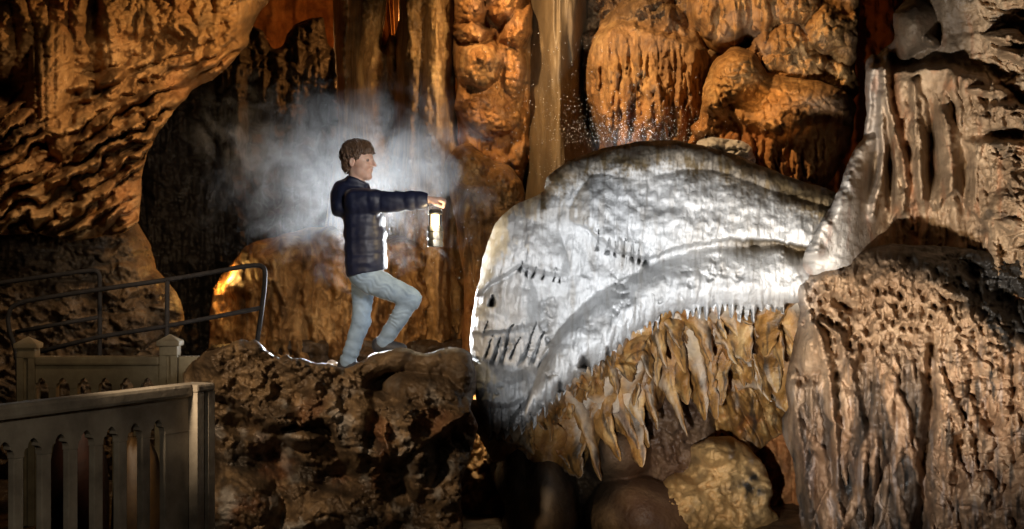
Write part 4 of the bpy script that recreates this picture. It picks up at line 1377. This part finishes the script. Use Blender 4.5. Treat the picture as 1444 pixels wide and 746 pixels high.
s1 = sack('canvas_bag', (-2.02, 7.0, 0.43), 0.13, 0.13, 0.45, M['orangecloth'], 3)
tag(s1, 'dark orange bag glimpsed through the slots of the near balustrade', 'bag')
s2 = sack('canvas_bag', (-1.80, 7.2, 0.36), 0.12, 0.12, 0.40, M['yellowcloth'], 6)
tag(s2, 'yellow bag glimpsed through the right slots of the near balustrade', 'bag')


# ------------------------------------------------------------------ signed distance modelling for the boy
class Field:
    def __init__(self, lo, hi, h):
        self.lo = np.array(lo, float)
        self.h = h
        self.n = np.ceil((np.array(hi) - self.lo) / h).astype(int) + 1
        self.F = np.full(self.n, 0.5, dtype=np.float32)

    def sub(self, lo, hi):
        a = np.clip(np.floor((np.array(lo) - self.lo) / self.h).astype(int), 0, self.n - 1)
        b = np.clip(np.ceil((np.array(hi) - self.lo) / self.h).astype(int) + 1, 1, self.n)
        sl = tuple(slice(i, j) for i, j in zip(a, b))
        ax = [self.lo[k] + self.h * np.arange(a[k], b[k]) for k in range(3)]
        X, Y, Z = np.meshgrid(*ax, indexing='ij')
        return sl, X.astype(np.float32), Y.astype(np.float32), Z.astype(np.float32)

    def put(self, sl, d, k):
        f = self.F[sl]
        if k <= 0:
            self.F[sl] = np.minimum(f, d)
            return
        hh = np.clip(0.5 + 0.5 * (f - d) / k, 0, 1)
        self.F[sl] = f + hh * (d - f) - k * hh * (1 - hh)

    def caps(self, a, b, ra, rb, k=0.015, fn=None):
        a, b = np.array(a, float), np.array(b, float)
        m = max(ra, rb) + k + 0.03
        sl, X, Y, Z = self.sub(np.minimum(a, b) - m, np.maximum(a, b) + m)
        ab = b - a
        t = np.clip(((X - a[0]) * ab[0] + (Y - a[1]) * ab[1] + (Z - a[2]) * ab[2]) / max(ab @ ab, 1e-9), 0, 1)
        r = ra + (rb - ra) * t
        if fn is not None:
            r = r + fn(t)
        d = np.sqrt((X - a[0] - t * ab[0]) ** 2 + (Y - a[1] - t * ab[1]) ** 2 + (Z - a[2] - t * ab[2]) ** 2) - r
        self.put(sl, d, k)

    def ell(self, c, r, k=0.015, axes=None, neg=False):
        c = np.array(c, float)
        m = max(r) + k + 0.02
        sl, X, Y, Z = self.sub(c - m, c + m)
        p = np.stack([X - c[0], Y - c[1], Z - c[2]], -1)
        if axes is not None:
            p = p @ np.array(axes, dtype=np.float32).T
        q = p / np.array(r, dtype=np.float32)
        l = np.sqrt((q ** 2).sum(-1))
        g = np.sqrt(((q / np.array(r, dtype=np.float32)) ** 2).sum(-1)) + 1e-6
        d = l * (l - 1) / g
        if neg:
            f = self.F[sl]
            d2 = -d
            hh = np.clip(0.5 - 0.5 * (f - d2) / k, 0, 1)
            self.F[sl] = f + hh * (d2 - f) + k * hh * (1 - hh)
        else:
            self.put(sl, d, k)

    def mesh(self):
        F = self.F
        n = F.shape
        s = F < 0
        cs = np.zeros([x - 1 for x in n], dtype=np.int8)
        offs = [(i, j, k) for i in (0, 1) for j in (0, 1) for k in (0, 1)]
        for (i, j, k) in offs:
            cs += s[i:n[0] - 1 + i, j:n[1] - 1 + j, k:n[2] - 1 + k]
        act = np.argwhere((cs > 0) & (cs < 8))
        idx = -np.ones(cs.shape, dtype=np.int64)
        idx[tuple(act.T)] = np.arange(len(act))
        pos = np.zeros((len(act), 3))
        cnt = np.zeros(len(act))
        for (i, j, k) in offs:
            for axis in range(3):
                o = [i, j, k]
                if o[axis]:
                    continue
                e = list(o)
                e[axis] = 1
                fa = F[act[:, 0] + o[0], act[:, 1] + o[1], act[:, 2] + o[2]]
                fb_ = F[act[:, 0] + e[0], act[:, 1] + e[1], act[:, 2] + e[2]]
                c = (fa < 0) != (fb_ < 0)
                t = np.where(c, fa / np.where(c, fa - fb_, 1), 0)
                pt = np.tile(np.array(o, float), (len(act), 1))
                pt[:, axis] += t
                pos += np.where(c[:, None], pt, 0)
                cnt += c
        pos = (pos / cnt[:, None] + act) * self.h + self.lo
        quads = []
        for axis in range(3):
            b, c = (axis + 1) % 3, (axis + 2) % 3
            sl0 = [slice(None)] * 3
            sl1 = [slice(None)] * 3
            sl0[axis] = slice(0, n[axis] - 1)
            sl1[axis] = slice(1, n[axis])
            ch = s[tuple(sl0)] != s[tuple(sl1)]
            e = np.argwhere(ch)
            ok = (e[:, b] > 0) & (e[:, c] > 0) & (e[:, b] < n[b] - 1) & (e[:, c] < n[c] - 1)
            e = e[ok]
            flip = s[tuple(sl0)][tuple(e.T)]

            def at(db, dc):
                x = e.copy()
                x[:, b] += db
                x[:, c] += dc
                return idx[tuple(x.T)]
            qd = np.stack([at(-1, -1), at(0, -1), at(0, 0), at(-1, 0)], 1)
            qd[~flip] = qd[~flip][:, ::-1]
            quads.append(qd)
        return pos, np.concatenate(quads)


def relax(pos, quads, it=2, lam=0.5):
    n = len(pos)
    e = np.concatenate([quads[:, [k, (k + 1) % 4]] for k in range(4)])
    for _ in range(it):
        acc = np.zeros_like(pos)
        ct = np.zeros(n)
        for a, b in ((0, 1), (1, 0)):
            for x in range(3):
                acc[:, x] += np.bincount(e[:, a], pos[e[:, b], x], n)
            ct += np.bincount(e[:, a], minlength=n)
        pos = pos * (1 - lam) + lam * acc / np.maximum(ct, 1)[:, None]
    return pos


M['skin'] = simple_mat('skin', (0.64, 0.42, 0.32), (0.56, 0.33, 0.24), 0.5, 0, 20, 0.05)
M['skin'].node_tree.nodes['Principled BSDF'].inputs['Subsurface Weight'].default_value = 0.12
M['skin'].node_tree.nodes['Principled BSDF'].inputs['Subsurface Radius'].default_value = (0.02, 0.007, 0.004)
M['hair'] = simple_mat('brown_hair', (0.13, 0.07, 0.036), (0.05, 0.027, 0.014), 0.45, 0, 90, 0.5, stretch=(1, 1, 0.35))
M['jacket'] = simple_mat('navy_padded_cloth', (0.010, 0.013, 0.034), (0.007, 0.009, 0.024), 0.5, 0, 25, 0.12, spec=0.4)
M['jeans'] = simple_mat('light_denim', (0.25, 0.325, 0.40), (0.155, 0.215, 0.29), 0.85, 0, 9, 0.25, spec=0.2)
for _k, _w in (('jeans', 0.6), ('jacket', 0.25), ('hair', 0.5), ('skin', 0.25)):
    _b = M[_k].node_tree.nodes['Principled BSDF']
    _b.inputs['Sheen Weight'].default_value = _w
    _b.inputs['Sheen Roughness'].default_value = 0.25
M['shoe'] = simple_mat('dark_shoe', (0.03, 0.03, 0.035), (0.015, 0.015, 0.018), 0.6, 0, 30, 0.2)
M['sole'] = simple_mat('pale_sole', (0.45, 0.42, 0.36), (0.3, 0.28, 0.24), 0.7, 0, 30, 0.2)
M['eye'] = simple_mat('eye', (0.20, 0.14, 0.11), (0.12, 0.08, 0.06), 0.15)
M['zip'] = simple_mat('zip_metal', (0.5, 0.52, 0.56), (0.3, 0.3, 0.34), 0.35, 0.8)


def PW(px, py, Y):
    return np.array(P(px, py, Y))


chest, neck, pelvis = PW(508, 312, 9.0), PW(503, 258, 9.0), PW(514, 388, 9.0)
shR, elR, wrR = PW(504, 283, 8.87), PW(556, 284, 8.84), PW(604, 282.5, 8.82)
shL, elL, wrL = PW(508, 284, 9.13), PW(508, 335, 9.19), PW(527, 372, 9.14)
hipR, knR, anR = PW(520, 393, 8.93), PW(579, 421, 8.84), PW(541, 481, 8.93)
hipL, knL, anL = PW(513, 398, 9.07), PW(510, 452, 9.07), PW(490, 511, 9.1)
toeR, toeL = PW(566, 492, 8.91), PW(512, 521, 9.06)
heelR, heelL = PW(534, 489, 8.94), PW(485, 519, 9.11)
hc = PW(506, 226, 9.0)
ya = R_(20)
hf = np.array((math.cos(ya), -math.sin(ya), -0.03))
hn = np.array((-math.sin(ya), -math.cos(ya), 0.0))
hu = np.array((0.03, 0, 1.0))
HAX = np.stack([hf, hn, hu])


def HP(f, n, u):
    return hc + hf * f + hn * n + hu * u


h = 0.0042
lo = PW(440, 190, 9) - np.array((0, 0.27, 0))
lo[2] = PW(0, 535, 9)[2]
hi = PW(645, 190, 9) + np.array((0, 0.3, 0))
F = Field(lo, hi, h)
# torso and limbs under the clothes
F.caps(pelvis + (0, -0.05, 0), chest + (0, -0.07, 0), 0.075, 0.075, 0.04)
F.caps(pelvis + (0, 0.05, 0), chest + (0, 0.07, 0), 0.075, 0.075, 0.04)
F.caps(chest, neck, 0.07, 0.042, 0.03)
F.caps(shR, shL, 0.048, 0.048, 0.03)
F.caps(shR, elR, 0.041, 0.034, 0.02)
F.caps(elR, wrR, 0.033, 0.0235, 0.015)
F.caps(shL, elL, 0.041, 0.034, 0.02)
F.caps(elL, wrL, 0.033, 0.0235, 0.015)
for hp_, k_, a_, t_, he_ in ((hipR, knR, anR, toeR, heelR), (hipL, knL, anL, toeL, heelL)):
    F.caps(hp_, k_, 0.066, 0.046, 0.03)
    F.caps(k_, a_, 0.043, 0.029, 0.02)
    F.caps(a_, he_, 0.03, 0.026, 0.015)
    F.caps(he_, t_, 0.026, 0.02, 0.015)
# head
F.caps(HP(-0.012, 0, -0.06), neck + (0, 0, -0.03), 0.044, 0.05, 0.02)
F.ell(HP(-0.012, 0, 0.03), (0.090, 0.073, 0.080), 0.01, HAX)
F.ell(HP(0.034, 0, -0.022), (0.053, 0.058, 0.078), 0.025, HAX)
F.caps(HP(0.030, 0.018, -0.07), HP(0.066, 0.004, -0.098), 0.036, 0.018, 0.022)
F.caps(HP(0.030, -0.018, -0.07), HP(0.066, -0.004, -0.098), 0.036, 0.018, 0.022)
for sgn in (1, -1):
    F.ell(HP(0.084, sgn * 0.031, -0.002), (0.014, 0.017, 0.011), 0.012, HAX, neg=True)
    F.ell(HP(0.058, sgn * 0.036, -0.032), (0.022, 0.020, 0.022), 0.015, HAX)
    F.caps(HP(0.078, sgn * 0.016, 0.016), HP(0.068, sgn * 0.044, 0.014), 0.008, 0.007, 0.01)
    F.ell(HP(-0.010, sgn * 0.073, -0.016), (0.018, 0.009, 0.030), 0.006, HAX)
    F.ell(HP(-0.006, sgn * 0.082, -0.014), (0.009, 0.006, 0.017), 0.004, HAX, neg=True)
F.caps(HP(0.086, 0, 0.006), HP(0.107, 0, -0.029), 0.008, 0.0115, 0.006)
F.caps(HP(0.088, 0.010, -0.033), HP(0.088, -0.010, -0.033), 0.008, 0.008, 0.006)
F.caps(HP(0.080, 0.017, -0.059), HP(0.080, -0.017, -0.059), 0.0075, 0.0075, 0.004)
F.caps(HP(0.078, 0.014, -0.070), HP(0.078, -0.014, -0.070), 0.0078, 0.0078, 0.004)


# hands
def hand(w, dx, dy, dz, curl=True):
    """wrist w; dx forward, dy across (toward the thumb side), dz up out of the back of the hand"""
    def q(a, b, c):
        return w + dx * a + dy * b + dz * c
    F.caps(w - dx * 0.02, q(0.012, 0, 0), 0.021, 0.020, 0.012)
    for b in (-0.022, -0.007, 0.007, 0.022):
        F.caps(q(0.012, b * 0.6, 0), q(0.056, b, 0.004), 0.015, 0.012, 0.010)
    for i, b in enumerate((-0.026, -0.009, 0.009, 0.026)):
        ln = (0.86, 1.0, 1.05, 0.94)[i]
        k1 = q(0.058, b, 0.005)
        k2 = q(0.058 + 0.026 * ln, b, -0.006)
        k3 = q(0.058 + 0.020 * ln, b, -0.028 * ln - 0.002)
        k4 = q(0.058 - 0.002 * ln, b, -0.036 * ln)
        F.caps(k1, k2, 0.0095, 0.0088, 0.004)
        F.caps(k2, k3, 0.0088, 0.0083, 0.003)
        F.caps(k3, k4, 0.0083, 0.0075, 0.003)
    F.caps(q(0.012, 0.020, -0.006), q(0.038, 0.036, -0.016), 0.013, 0.0105, 0.008)
    F.caps(q(0.038, 0.036, -0.016), q(0.062, 0.030, -0.030), 0.0102, 0.009, 0.004)
    F.caps(q(0.062, 0.030, -0.030), q(0.076, 0.016, -0.040), 0.009, 0.0078, 0.003)


ex, ey, ez = np.array((1.0, 0, 0)), np.array((0, 1.0, 0)), np.array((0, 0, 1.0))
hand(wrR + ex * 0.012, ex, -ey * 0.9 - ez * 0.25, ez * 0.95 - ey * 0.25)
dl = (wrL - elL) / np.linalg.norm(wrL - elL)
hand(wrL + dl * 0.012, dl, ey * 0.2 + np.cross(dl, ey), ey * 1.0)
pos, qd = F.mesh()
pos = relax(pos, qd, 1, 0.4)
boyloc = Vector((float(PW(510, 0, 9.0)[0]), 9.0, float(PW(0, 525, 9.1)[2])))
boy = mesh_np('person', pos, qd, M['skin'], None, True, None, boyloc)
tag(boy, 'boy in a navy padded jacket and pale jeans holding a lit lantern at arm\'s length', 'boy')

# eyes
for sgn in (1, -1):
    bm = bmesh.new()
    bmesh.ops.create_uvsphere(bm, u_segments=14, v_segments=10, radius=0.0115)
    obj_bm('eye', bm, M['eye'], boy, True, Vector(HP(0.0705, sgn * 0.031, -0.001)) - boyloc)


def noise3(X, Y, Z, s, seed=0):
    return (pn(X / s, Z / s, seed) + pn(Y / s + 3.1, Z / s, seed + 5) + pn(X / s, Y / s + 1.7, seed + 9)) / 2


# jacket
F = Field(lo, hi, 0.0055)
quilt = lambda t: 0.005 * np.abs(np.sin(t * math.pi * 3))
b0, b1 = PW(515, 382, 9.0), PW(510, 300, 9.0)
for yy in (-0.052, 0.052):
    F.caps(PW(517, 378, 9.0) + (0, yy, 0), PW(513, 302, 9.0) + (0, yy, 0), 0.120, 0.116, 0.05, lambda t: 0.006 * np.abs(np.sin(t * math.pi * 4)))
F.caps(PW(506, 292, 8.94), PW(508, 292, 9.07), 0.085, 0.085, 0.05)
F.caps(PW(507, 282, 9.0), PW(502, 257, 9.0), 0.09, 0.066, 0.03)
F.caps(shR, shL, 0.07, 0.07, 0.04)
F.caps(shR, elR, 0.073, 0.060, 0.03, quilt)
F.caps(elR, wrR + (-0.008, 0, 0), 0.059, 0.047, 0.02, quilt)
F.caps(shL, elL, 0.066, 0.057, 0.03, quilt)
F.caps(elL, wrL - dl * 0.008, 0.056, 0.045, 0.02, quilt)
# hood folded at the back
F.ell(PW(485, 277, 9.0), (0.078, 0.12, 0.10), 0.03)
F.ell(PW(480, 292, 8.97), (0.058, 0.09, 0.06), 0.03)
# collar
F.caps(PW(496, 254, 8.95), PW(514, 258, 8.95), 0.030, 0.024, 0.02)
F.caps(PW(496, 254, 9.05), PW(514, 258, 9.05), 0.030, 0.024, 0.02)
# cut: hem and inside of the collar
sl, X, Y, Z = F.sub(lo, hi)
hem = Z - (PW(482, 393, 9)[2] + (X - PW(482, 0, 9)[0]) * (15.0 / 68))
bodyx = (X < PW(560, 0, 9)[0])
F.F = np.where(bodyx, np.maximum(F.F, -hem.astype(np.float32)), F.F)
colz = Z - (PW(0, 247.5, 9)[2] - (X - PW(492, 0, 9)[0]) * 0.42)
F.F = np.where((Z > PW(0, 272, 9)[2]) & bodyx, np.maximum(F.F, colz.astype(np.float32)), F.F)
cuff = X - wrR[0] - 0.002
F.F = np.maximum(F.F, np.where(X > wrR[0] - 0.03, cuff, -1).astype(np.float32))
wr = 0.009 * noise3(X, Y, Z * 1.2, 0.09, 3) + 0.003 * noise3(X, Y, Z, 0.03, 4)
F.F += np.where(np.abs(F.F) < 0.03, wr, 0).astype(np.float32)
pos, qd = F.mesh()
pos = relax(pos, qd, 1, 0.4)
jk = mesh_np('jacket', pos, qd, M['jacket'], boy)
# zip along the front edge
zp = [P(549, 375, 8.97), P(547, 340, 8.96), P(541, 305, 8.95), P(530, 285, 8.93)]
# jeans
F = Field(lo, hi, 0.005)
F.caps(PW(515, 385, 8.95), PW(515, 385, 9.05), 0.098, 0.098, 0.03)


def wrinkle(amp, fr, ph):
    return lambda t: amp * np.sin(t * fr + ph) * np.clip(np.abs(t - 0.4) * 2.2, 0, 1)


F.caps(hipR, knR, 0.088, 0.064, 0.03, wrinkle(0.002, 22, 0))
F.caps(knR, anR + (0.004, 0, -0.004), 0.061, 0.050, 0.02, wrinkle(0.002, 26, 1))
F.caps(hipL, knL, 0.074, 0.055, 0.03, wrinkle(0.002, 25, 2))
F.caps(knL, anL + (0, 0, 0.004), 0.057, 0.049, 0.02, wrinkle(0.003, 34, 0.5))
sl, X, Y, Z = F.sub(lo, hi)
wr = 0.0042 * (1 - 2 * np.abs(pn((X * 0.9 + Z * 1.5 + 0.4 * Y) / 0.05 + 1.2 * pn(X / 0.08, Z / 0.08, 3), (X * 0.8 - Z * 0.5) / 0.14, 13))) + 0.006 * noise3(X, Y, Z, 0.08, 15)
F.F += np.where(np.abs(F.F) < 0.03, wr, 0).astype(np.float32)
for an, kn in ((anR, knR), (anL, knL)):
    dv = (an - kn) / np.linalg.norm(an - kn)
    dist = (X - an[0]) * dv[0] + (Y - an[1]) * dv[1] + (Z - an[2]) * dv[2] - 0.026
    near = ((X - an[0]) ** 2 + (Y - an[1]) ** 2 + (Z - an[2]) ** 2) < 0.13 ** 2
    F.F = np.where(near, np.maximum(F.F, dist.astype(np.float32)), F.F)
F.F = np.maximum(F.F, (Z - PW(0, 372, 9)[2]).astype(np.float32))
pos, qd = F.mesh()
pos = relax(pos, qd, 1, 0.4)
mesh_np('jeans', pos, qd, M['jeans'], boy)
# shoes
for he_, t_, a_ in ((heelR, toeR, anR), (heelL, toeL, anL)):
    F = Field(np.minimum(he_, t_) - 0.08, np.maximum(he_, a_) + np.array((0.2, 0.08, 0.1)), 0.005)
    F.caps(he_, t_, 0.038, 0.030, 0.02)
    F.caps(he_ + (0, 0, 0.02), a_ + (0, 0, 0.004), 0.038, 0.036, 0.02)
    F.caps(he_ * 0.6 + t_ * 0.4 + (0, 0, 0.01), t_, 0.038, 0.030, 0.02)
    pos, qd = F.mesh()
    so = mesh_np('shoe', relax(pos, qd, 1), qd, M['shoe'], boy)
# hair
F = Field(hc - 0.17, hc + 0.17, 0.0026)
F.ell(HP(-0.014, 0, 0.036), (0.097, 0.081, 0.085), 0.02, HAX)
F.ell(HP(0.042, 0.006, 0.060), (0.054, 0.060, 0.042), 0.02, HAX)
F.ell(HP(-0.06, 0, -0.02), (0.050, 0.062, 0.070), 0.02, HAX)
F.ell(HP(0.015, 0, 0.10), (0.055, 0.050, 0.026), 0.02, HAX)
sl, X, Y, Z = F.sub(hc - 0.3, hc + 0.3)
p = np.stack([X - hc[0], Y - hc[1], Z - hc[2]], -1)
hfv, hnv, huv = p @ hf.astype(np.float32), p @ hn.astype(np.float32), p @ hu.astype(np.float32)
rh = np.random.RandomState(4)
crown = HP(-0.045, 0.0, 0.118)
for m in range(420):
    az = rh.rand() * 6.283
    el = 0.1 + 1.45 * rh.rand()
    def sp(e, a_, k_=1.0):
        return HP(-0.014 + 0.098 * k_ * math.sin(e) * math.cos(a_), 0.083 * k_ * math.sin(e) * math.sin(a_), 0.036 + 0.086 * k_ * math.cos(e))
    de = 0.34 + 0.2 * rh.rand()
    sw = 0.6 * rh.randn() - 0.2
    F.caps(sp(el, az, 1.0), sp(el + de, az + sw, 1.06 + 0.10 * rh.rand() ** 2), 0.0085, 0.0028, 0.003)
strand = 0.004 * pn((hfv * 0.8 + huv * 0.9) / 0.02, (hnv - 0.4 * hfv + huv * 0.3) / 0.008, 3)
F.F += strand.astype(np.float32)
cut = np.interp(hfv, [-0.12, -0.07, -0.045, -0.028, -0.022, 0.006, 0.010, 0.026, 0.034, 0.06, 0.12], [-0.085, -0.08, -0.070, -0.045, 0.010, 0.012, -0.022, -0.018, 0.022, 0.036, 0.048])
cut = cut + 0.014 * pn(hfv / 0.012, hnv / 0.012, 6)
F.F = np.maximum(F.F, ((cut - huv) * 0.7).astype(np.float32))
pos, qd = F.mesh()
mesh_np('hair', pos, qd, M['hair'], boy)


# ------------------------------------------------------------------ lantern
M['lmetal'] = simple_mat('brushed_lantern_metal', (0.30, 0.29, 0.26), (0.12, 0.115, 0.10), 0.32, 0.85, 30, 0.1)
M['ldark'] = simple_mat('dark_lantern_metal', (0.09, 0.085, 0.075), (0.045, 0.042, 0.036), 0.4, 0.6, 30, 0.1)
M['wire'] = simple_mat('steel_wire', (0.5, 0.5, 0.48), (0.35, 0.35, 0.33), 0.35, 0.9)
M['glow'] = simple_mat('lantern_led', (0.9, 0.85, 0.7), (0.9, 0.8, 0.6), 0.5, 0, em=(1.0, 0.80, 0.42), ems=6.0)
M['globe'] = NT('clear_plastic_globe').m
gb = M['globe'].node_tree.nodes['Principled BSDF']
gb.inputs['Base Color'].default_value = (0.95, 0.97, 1, 1)
gb.inputs['Roughness'].default_value = 0.08
gb.inputs['Transmission Weight'].default_value = 1.0
gb.inputs['IOR'].default_value = 1.12


def lathe(name, prof, mat, parent, n=28, ribs=0, ramp_=0.0):
    bm = bmesh.new()
    rings = []
    for r, z in prof:
        ring = []
        for k in range(n):
            th = 2 * math.pi * k / n
            rr = r * (1 + (ramp_ if ribs and (k % ribs) == 0 else 0))
            ring.append(bm.verts.new((rr * math.cos(th), rr * math.sin(th), z)))
        rings.append(ring)
    for a, b in zip(rings[:-1], rings[1:]):
        for k in range(n):
            bm.faces.new((a[k], a[(k + 1) % n], b[(k + 1) % n], b[k]))
    bm.faces.new(rings[0][::-1])
    bm.faces.new(rings[-1])
    return obj_bm(name, bm, mat, parent, False)


lb = P(613.5, 348, 8.82)
lt = empty('lantern', lb, R_(35))
tag(lt, 'lit camping lantern hanging by its wire handle from the boy\'s hand', 'lantern')
lathe('base', [(0.040, 0), (0.043, 0.004), (0.043, 0.03), (0.0405, 0.032), (0.0405, 0.038), (0.043, 0.040), (0.043, 0.068), (0.0405, 0.070), (0.0405, 0.075), (0.044, 0.077), (0.044, 0.098), (0.041, 0.104)],
      M['lmetal'], lt, 32, 4, 0.035)
lathe('lamp_core', [(0.018, 0.1042), (0.020, 0.108), (0.020, 0.158), (0.017, 0.160)], M['glow'], lt, 12)
lathe('globe', [(0.036, 0.1045), (0.0375, 0.108), (0.0365, 0.158), (0.035, 0.161)], M['globe'], lt, 32)
lathe('cap', [(0.037, 0.1612), (0.042, 0.164), (0.042, 0.171), (0.038, 0.178), (0.026, 0.186), (0.010, 0.189)], M['ldark'], lt, 32)
lt.scale = (1.06, 1.06, 1.18)
hz = (wrR[2] - lb.z - 0.022) / 1.18
tube('handle', smooth_path([(-0.043, 0, 0.168), (-0.043, 0, 0.20), (-0.032, 0, hz - 0.01), (-0.018, 0, hz), (0.018, 0, hz), (0.032, 0, hz - 0.01), (0.043, 0, 0.20), (0.043, 0, 0.168)], 2), 0.0021, M['wire'], lt, 8)
ll = lamp('lantern_bulb', 'POINT', (0, 0, 0), 6.0, (1.0, 0.75, 0.4), size=0.012)
ll.location = P(613.5, 318, 8.76)

# ------------------------------------------------------------------ water droplets and smoke
M['drop'] = simple_mat('water_drop', (0.85, 0.88, 0.92), (0.75, 0.8, 0.85), 0.1, 0, 30, 0, spec=1.0)
rs = np.random.RandomState(11)
octv = np.array([(1, 0, 0), (-1, 0, 0), (0, 1, 0), (0, -1, 0), (0, 0, 1), (0, 0, -1)], float)
octf = [(0, 2, 4), (2, 1, 4), (1, 3, 4), (3, 0, 4), (2, 0, 5), (1, 2, 5), (3, 1, 5), (0, 3, 5)]
dv, df = [], []


def drops(n, fx, fy, fY, rmin, rmax):
    for _ in range(n):
        c = np.array(P(fx(), fy(), fY()))
        r = rmin + (rmax - rmin) * rs.rand() ** 3
        b = len(dv) * 6
        dv.append(octv * r + c)
        df.extend([(a + b, e + b, g + b) for a, e, g in octf])


drops(520, lambda: 790 + rs.randn() * 45, lambda: 40 + 210 * rs.rand() ** 0.7, lambda: 10.6 + 0.7 * rs.rand(), 0.0012, 0.0042)
drops(1500, lambda: 885 + rs.randn() * 58, lambda: 202 - abs(rs.randn()) * 30, lambda: 10.2 + 0.5 * rs.rand(), 0.0012, 0.0042)
drops(160, lambda: 640 + rs.randn() * 60, lambda: 330 + rs.randn() * 90, lambda: 9.6 + 1.2 * rs.rand(), 0.0012, 0.004)
dr = mesh_np('water_droplets', np.concatenate(dv), df, M['drop'])
tag(dr, 'sparkling droplets of falling water splashing above the white flowstone', 'water spray', None, 'stuff')


def smoke(name, c, rad, dens, seed, label):
    t = NT('smoke_' + str(seed))
    t.t.nodes.remove(t.b)
    pv = t.n('ShaderNodeVolumePrincipled')
    pv.inputs['Color'].default_value = (0.95, 0.97, 1, 1)
    pv.inputs['Anisotropy'].default_value = 0.1
    tc = t.n('ShaderNodeTexCoord').outputs['Object']
    mp = t.n('ShaderNodeMapping')
    mp.inputs['Location'].default_value = (seed * 3.1, seed, 0)
    t.l(tc, mp.inputs['Vector'])
    n = t.noise(mp.outputs[0], 2.6, 6, 0.62, 1.8)
    sc_ = t.mapping(tc, (1 / rad[0], 1 / rad[1], 1 / rad[2]))
    ln = t.n('ShaderNodeVectorMath', operation='LENGTH')
    t.l(sc_, ln.inputs[0])
    fall = t.math('SUBTRACT', 1.0, ln.outputs['Value'])
    a = t.math('ADD', n, t.math('MULTIPLY', fall, 0.42))
    x = t.math('SUBTRACT', a, 0.67)
    x = t.math('MAXIMUM', x, 0.0)
    x = t.math('MULTIPLY', x, dens)
    soft = t.math('MULTIPLY', x, t.math('MINIMUM', t.math('MAXIMUM', t.math('MULTIPLY', fall, 3.0), 0.0), 1.0))
    t.l(soft, pv.inputs['Density'])
    t.l(pv.outputs[0], t.out.inputs['Volume'])
    bm = bmesh.new()
    bmesh.ops.create_icosphere(bm, subdivisions=3, radius=1.02)
    for v in bm.verts:
        v.co = Vector((v.co.x * rad[0], v.co.y * rad[1], v.co.z * rad[2]))
    o = obj_bm(name, bm, t.m, None, True, c)
    tag(o, label, 'smoke', None, 'stuff')
    return o


smoke('smoke', P(488, 238, 10.4), (1.55, 0.7, 0.95), 3.8, 1, 'backlit white smoke drifting behind the boy')
smoke('water_mist', P(880, 200, 10.45), (0.42, 0.2, 0.24), 2.2, 2, 'fine white spray mist rising where the drip hits the white flowstone')
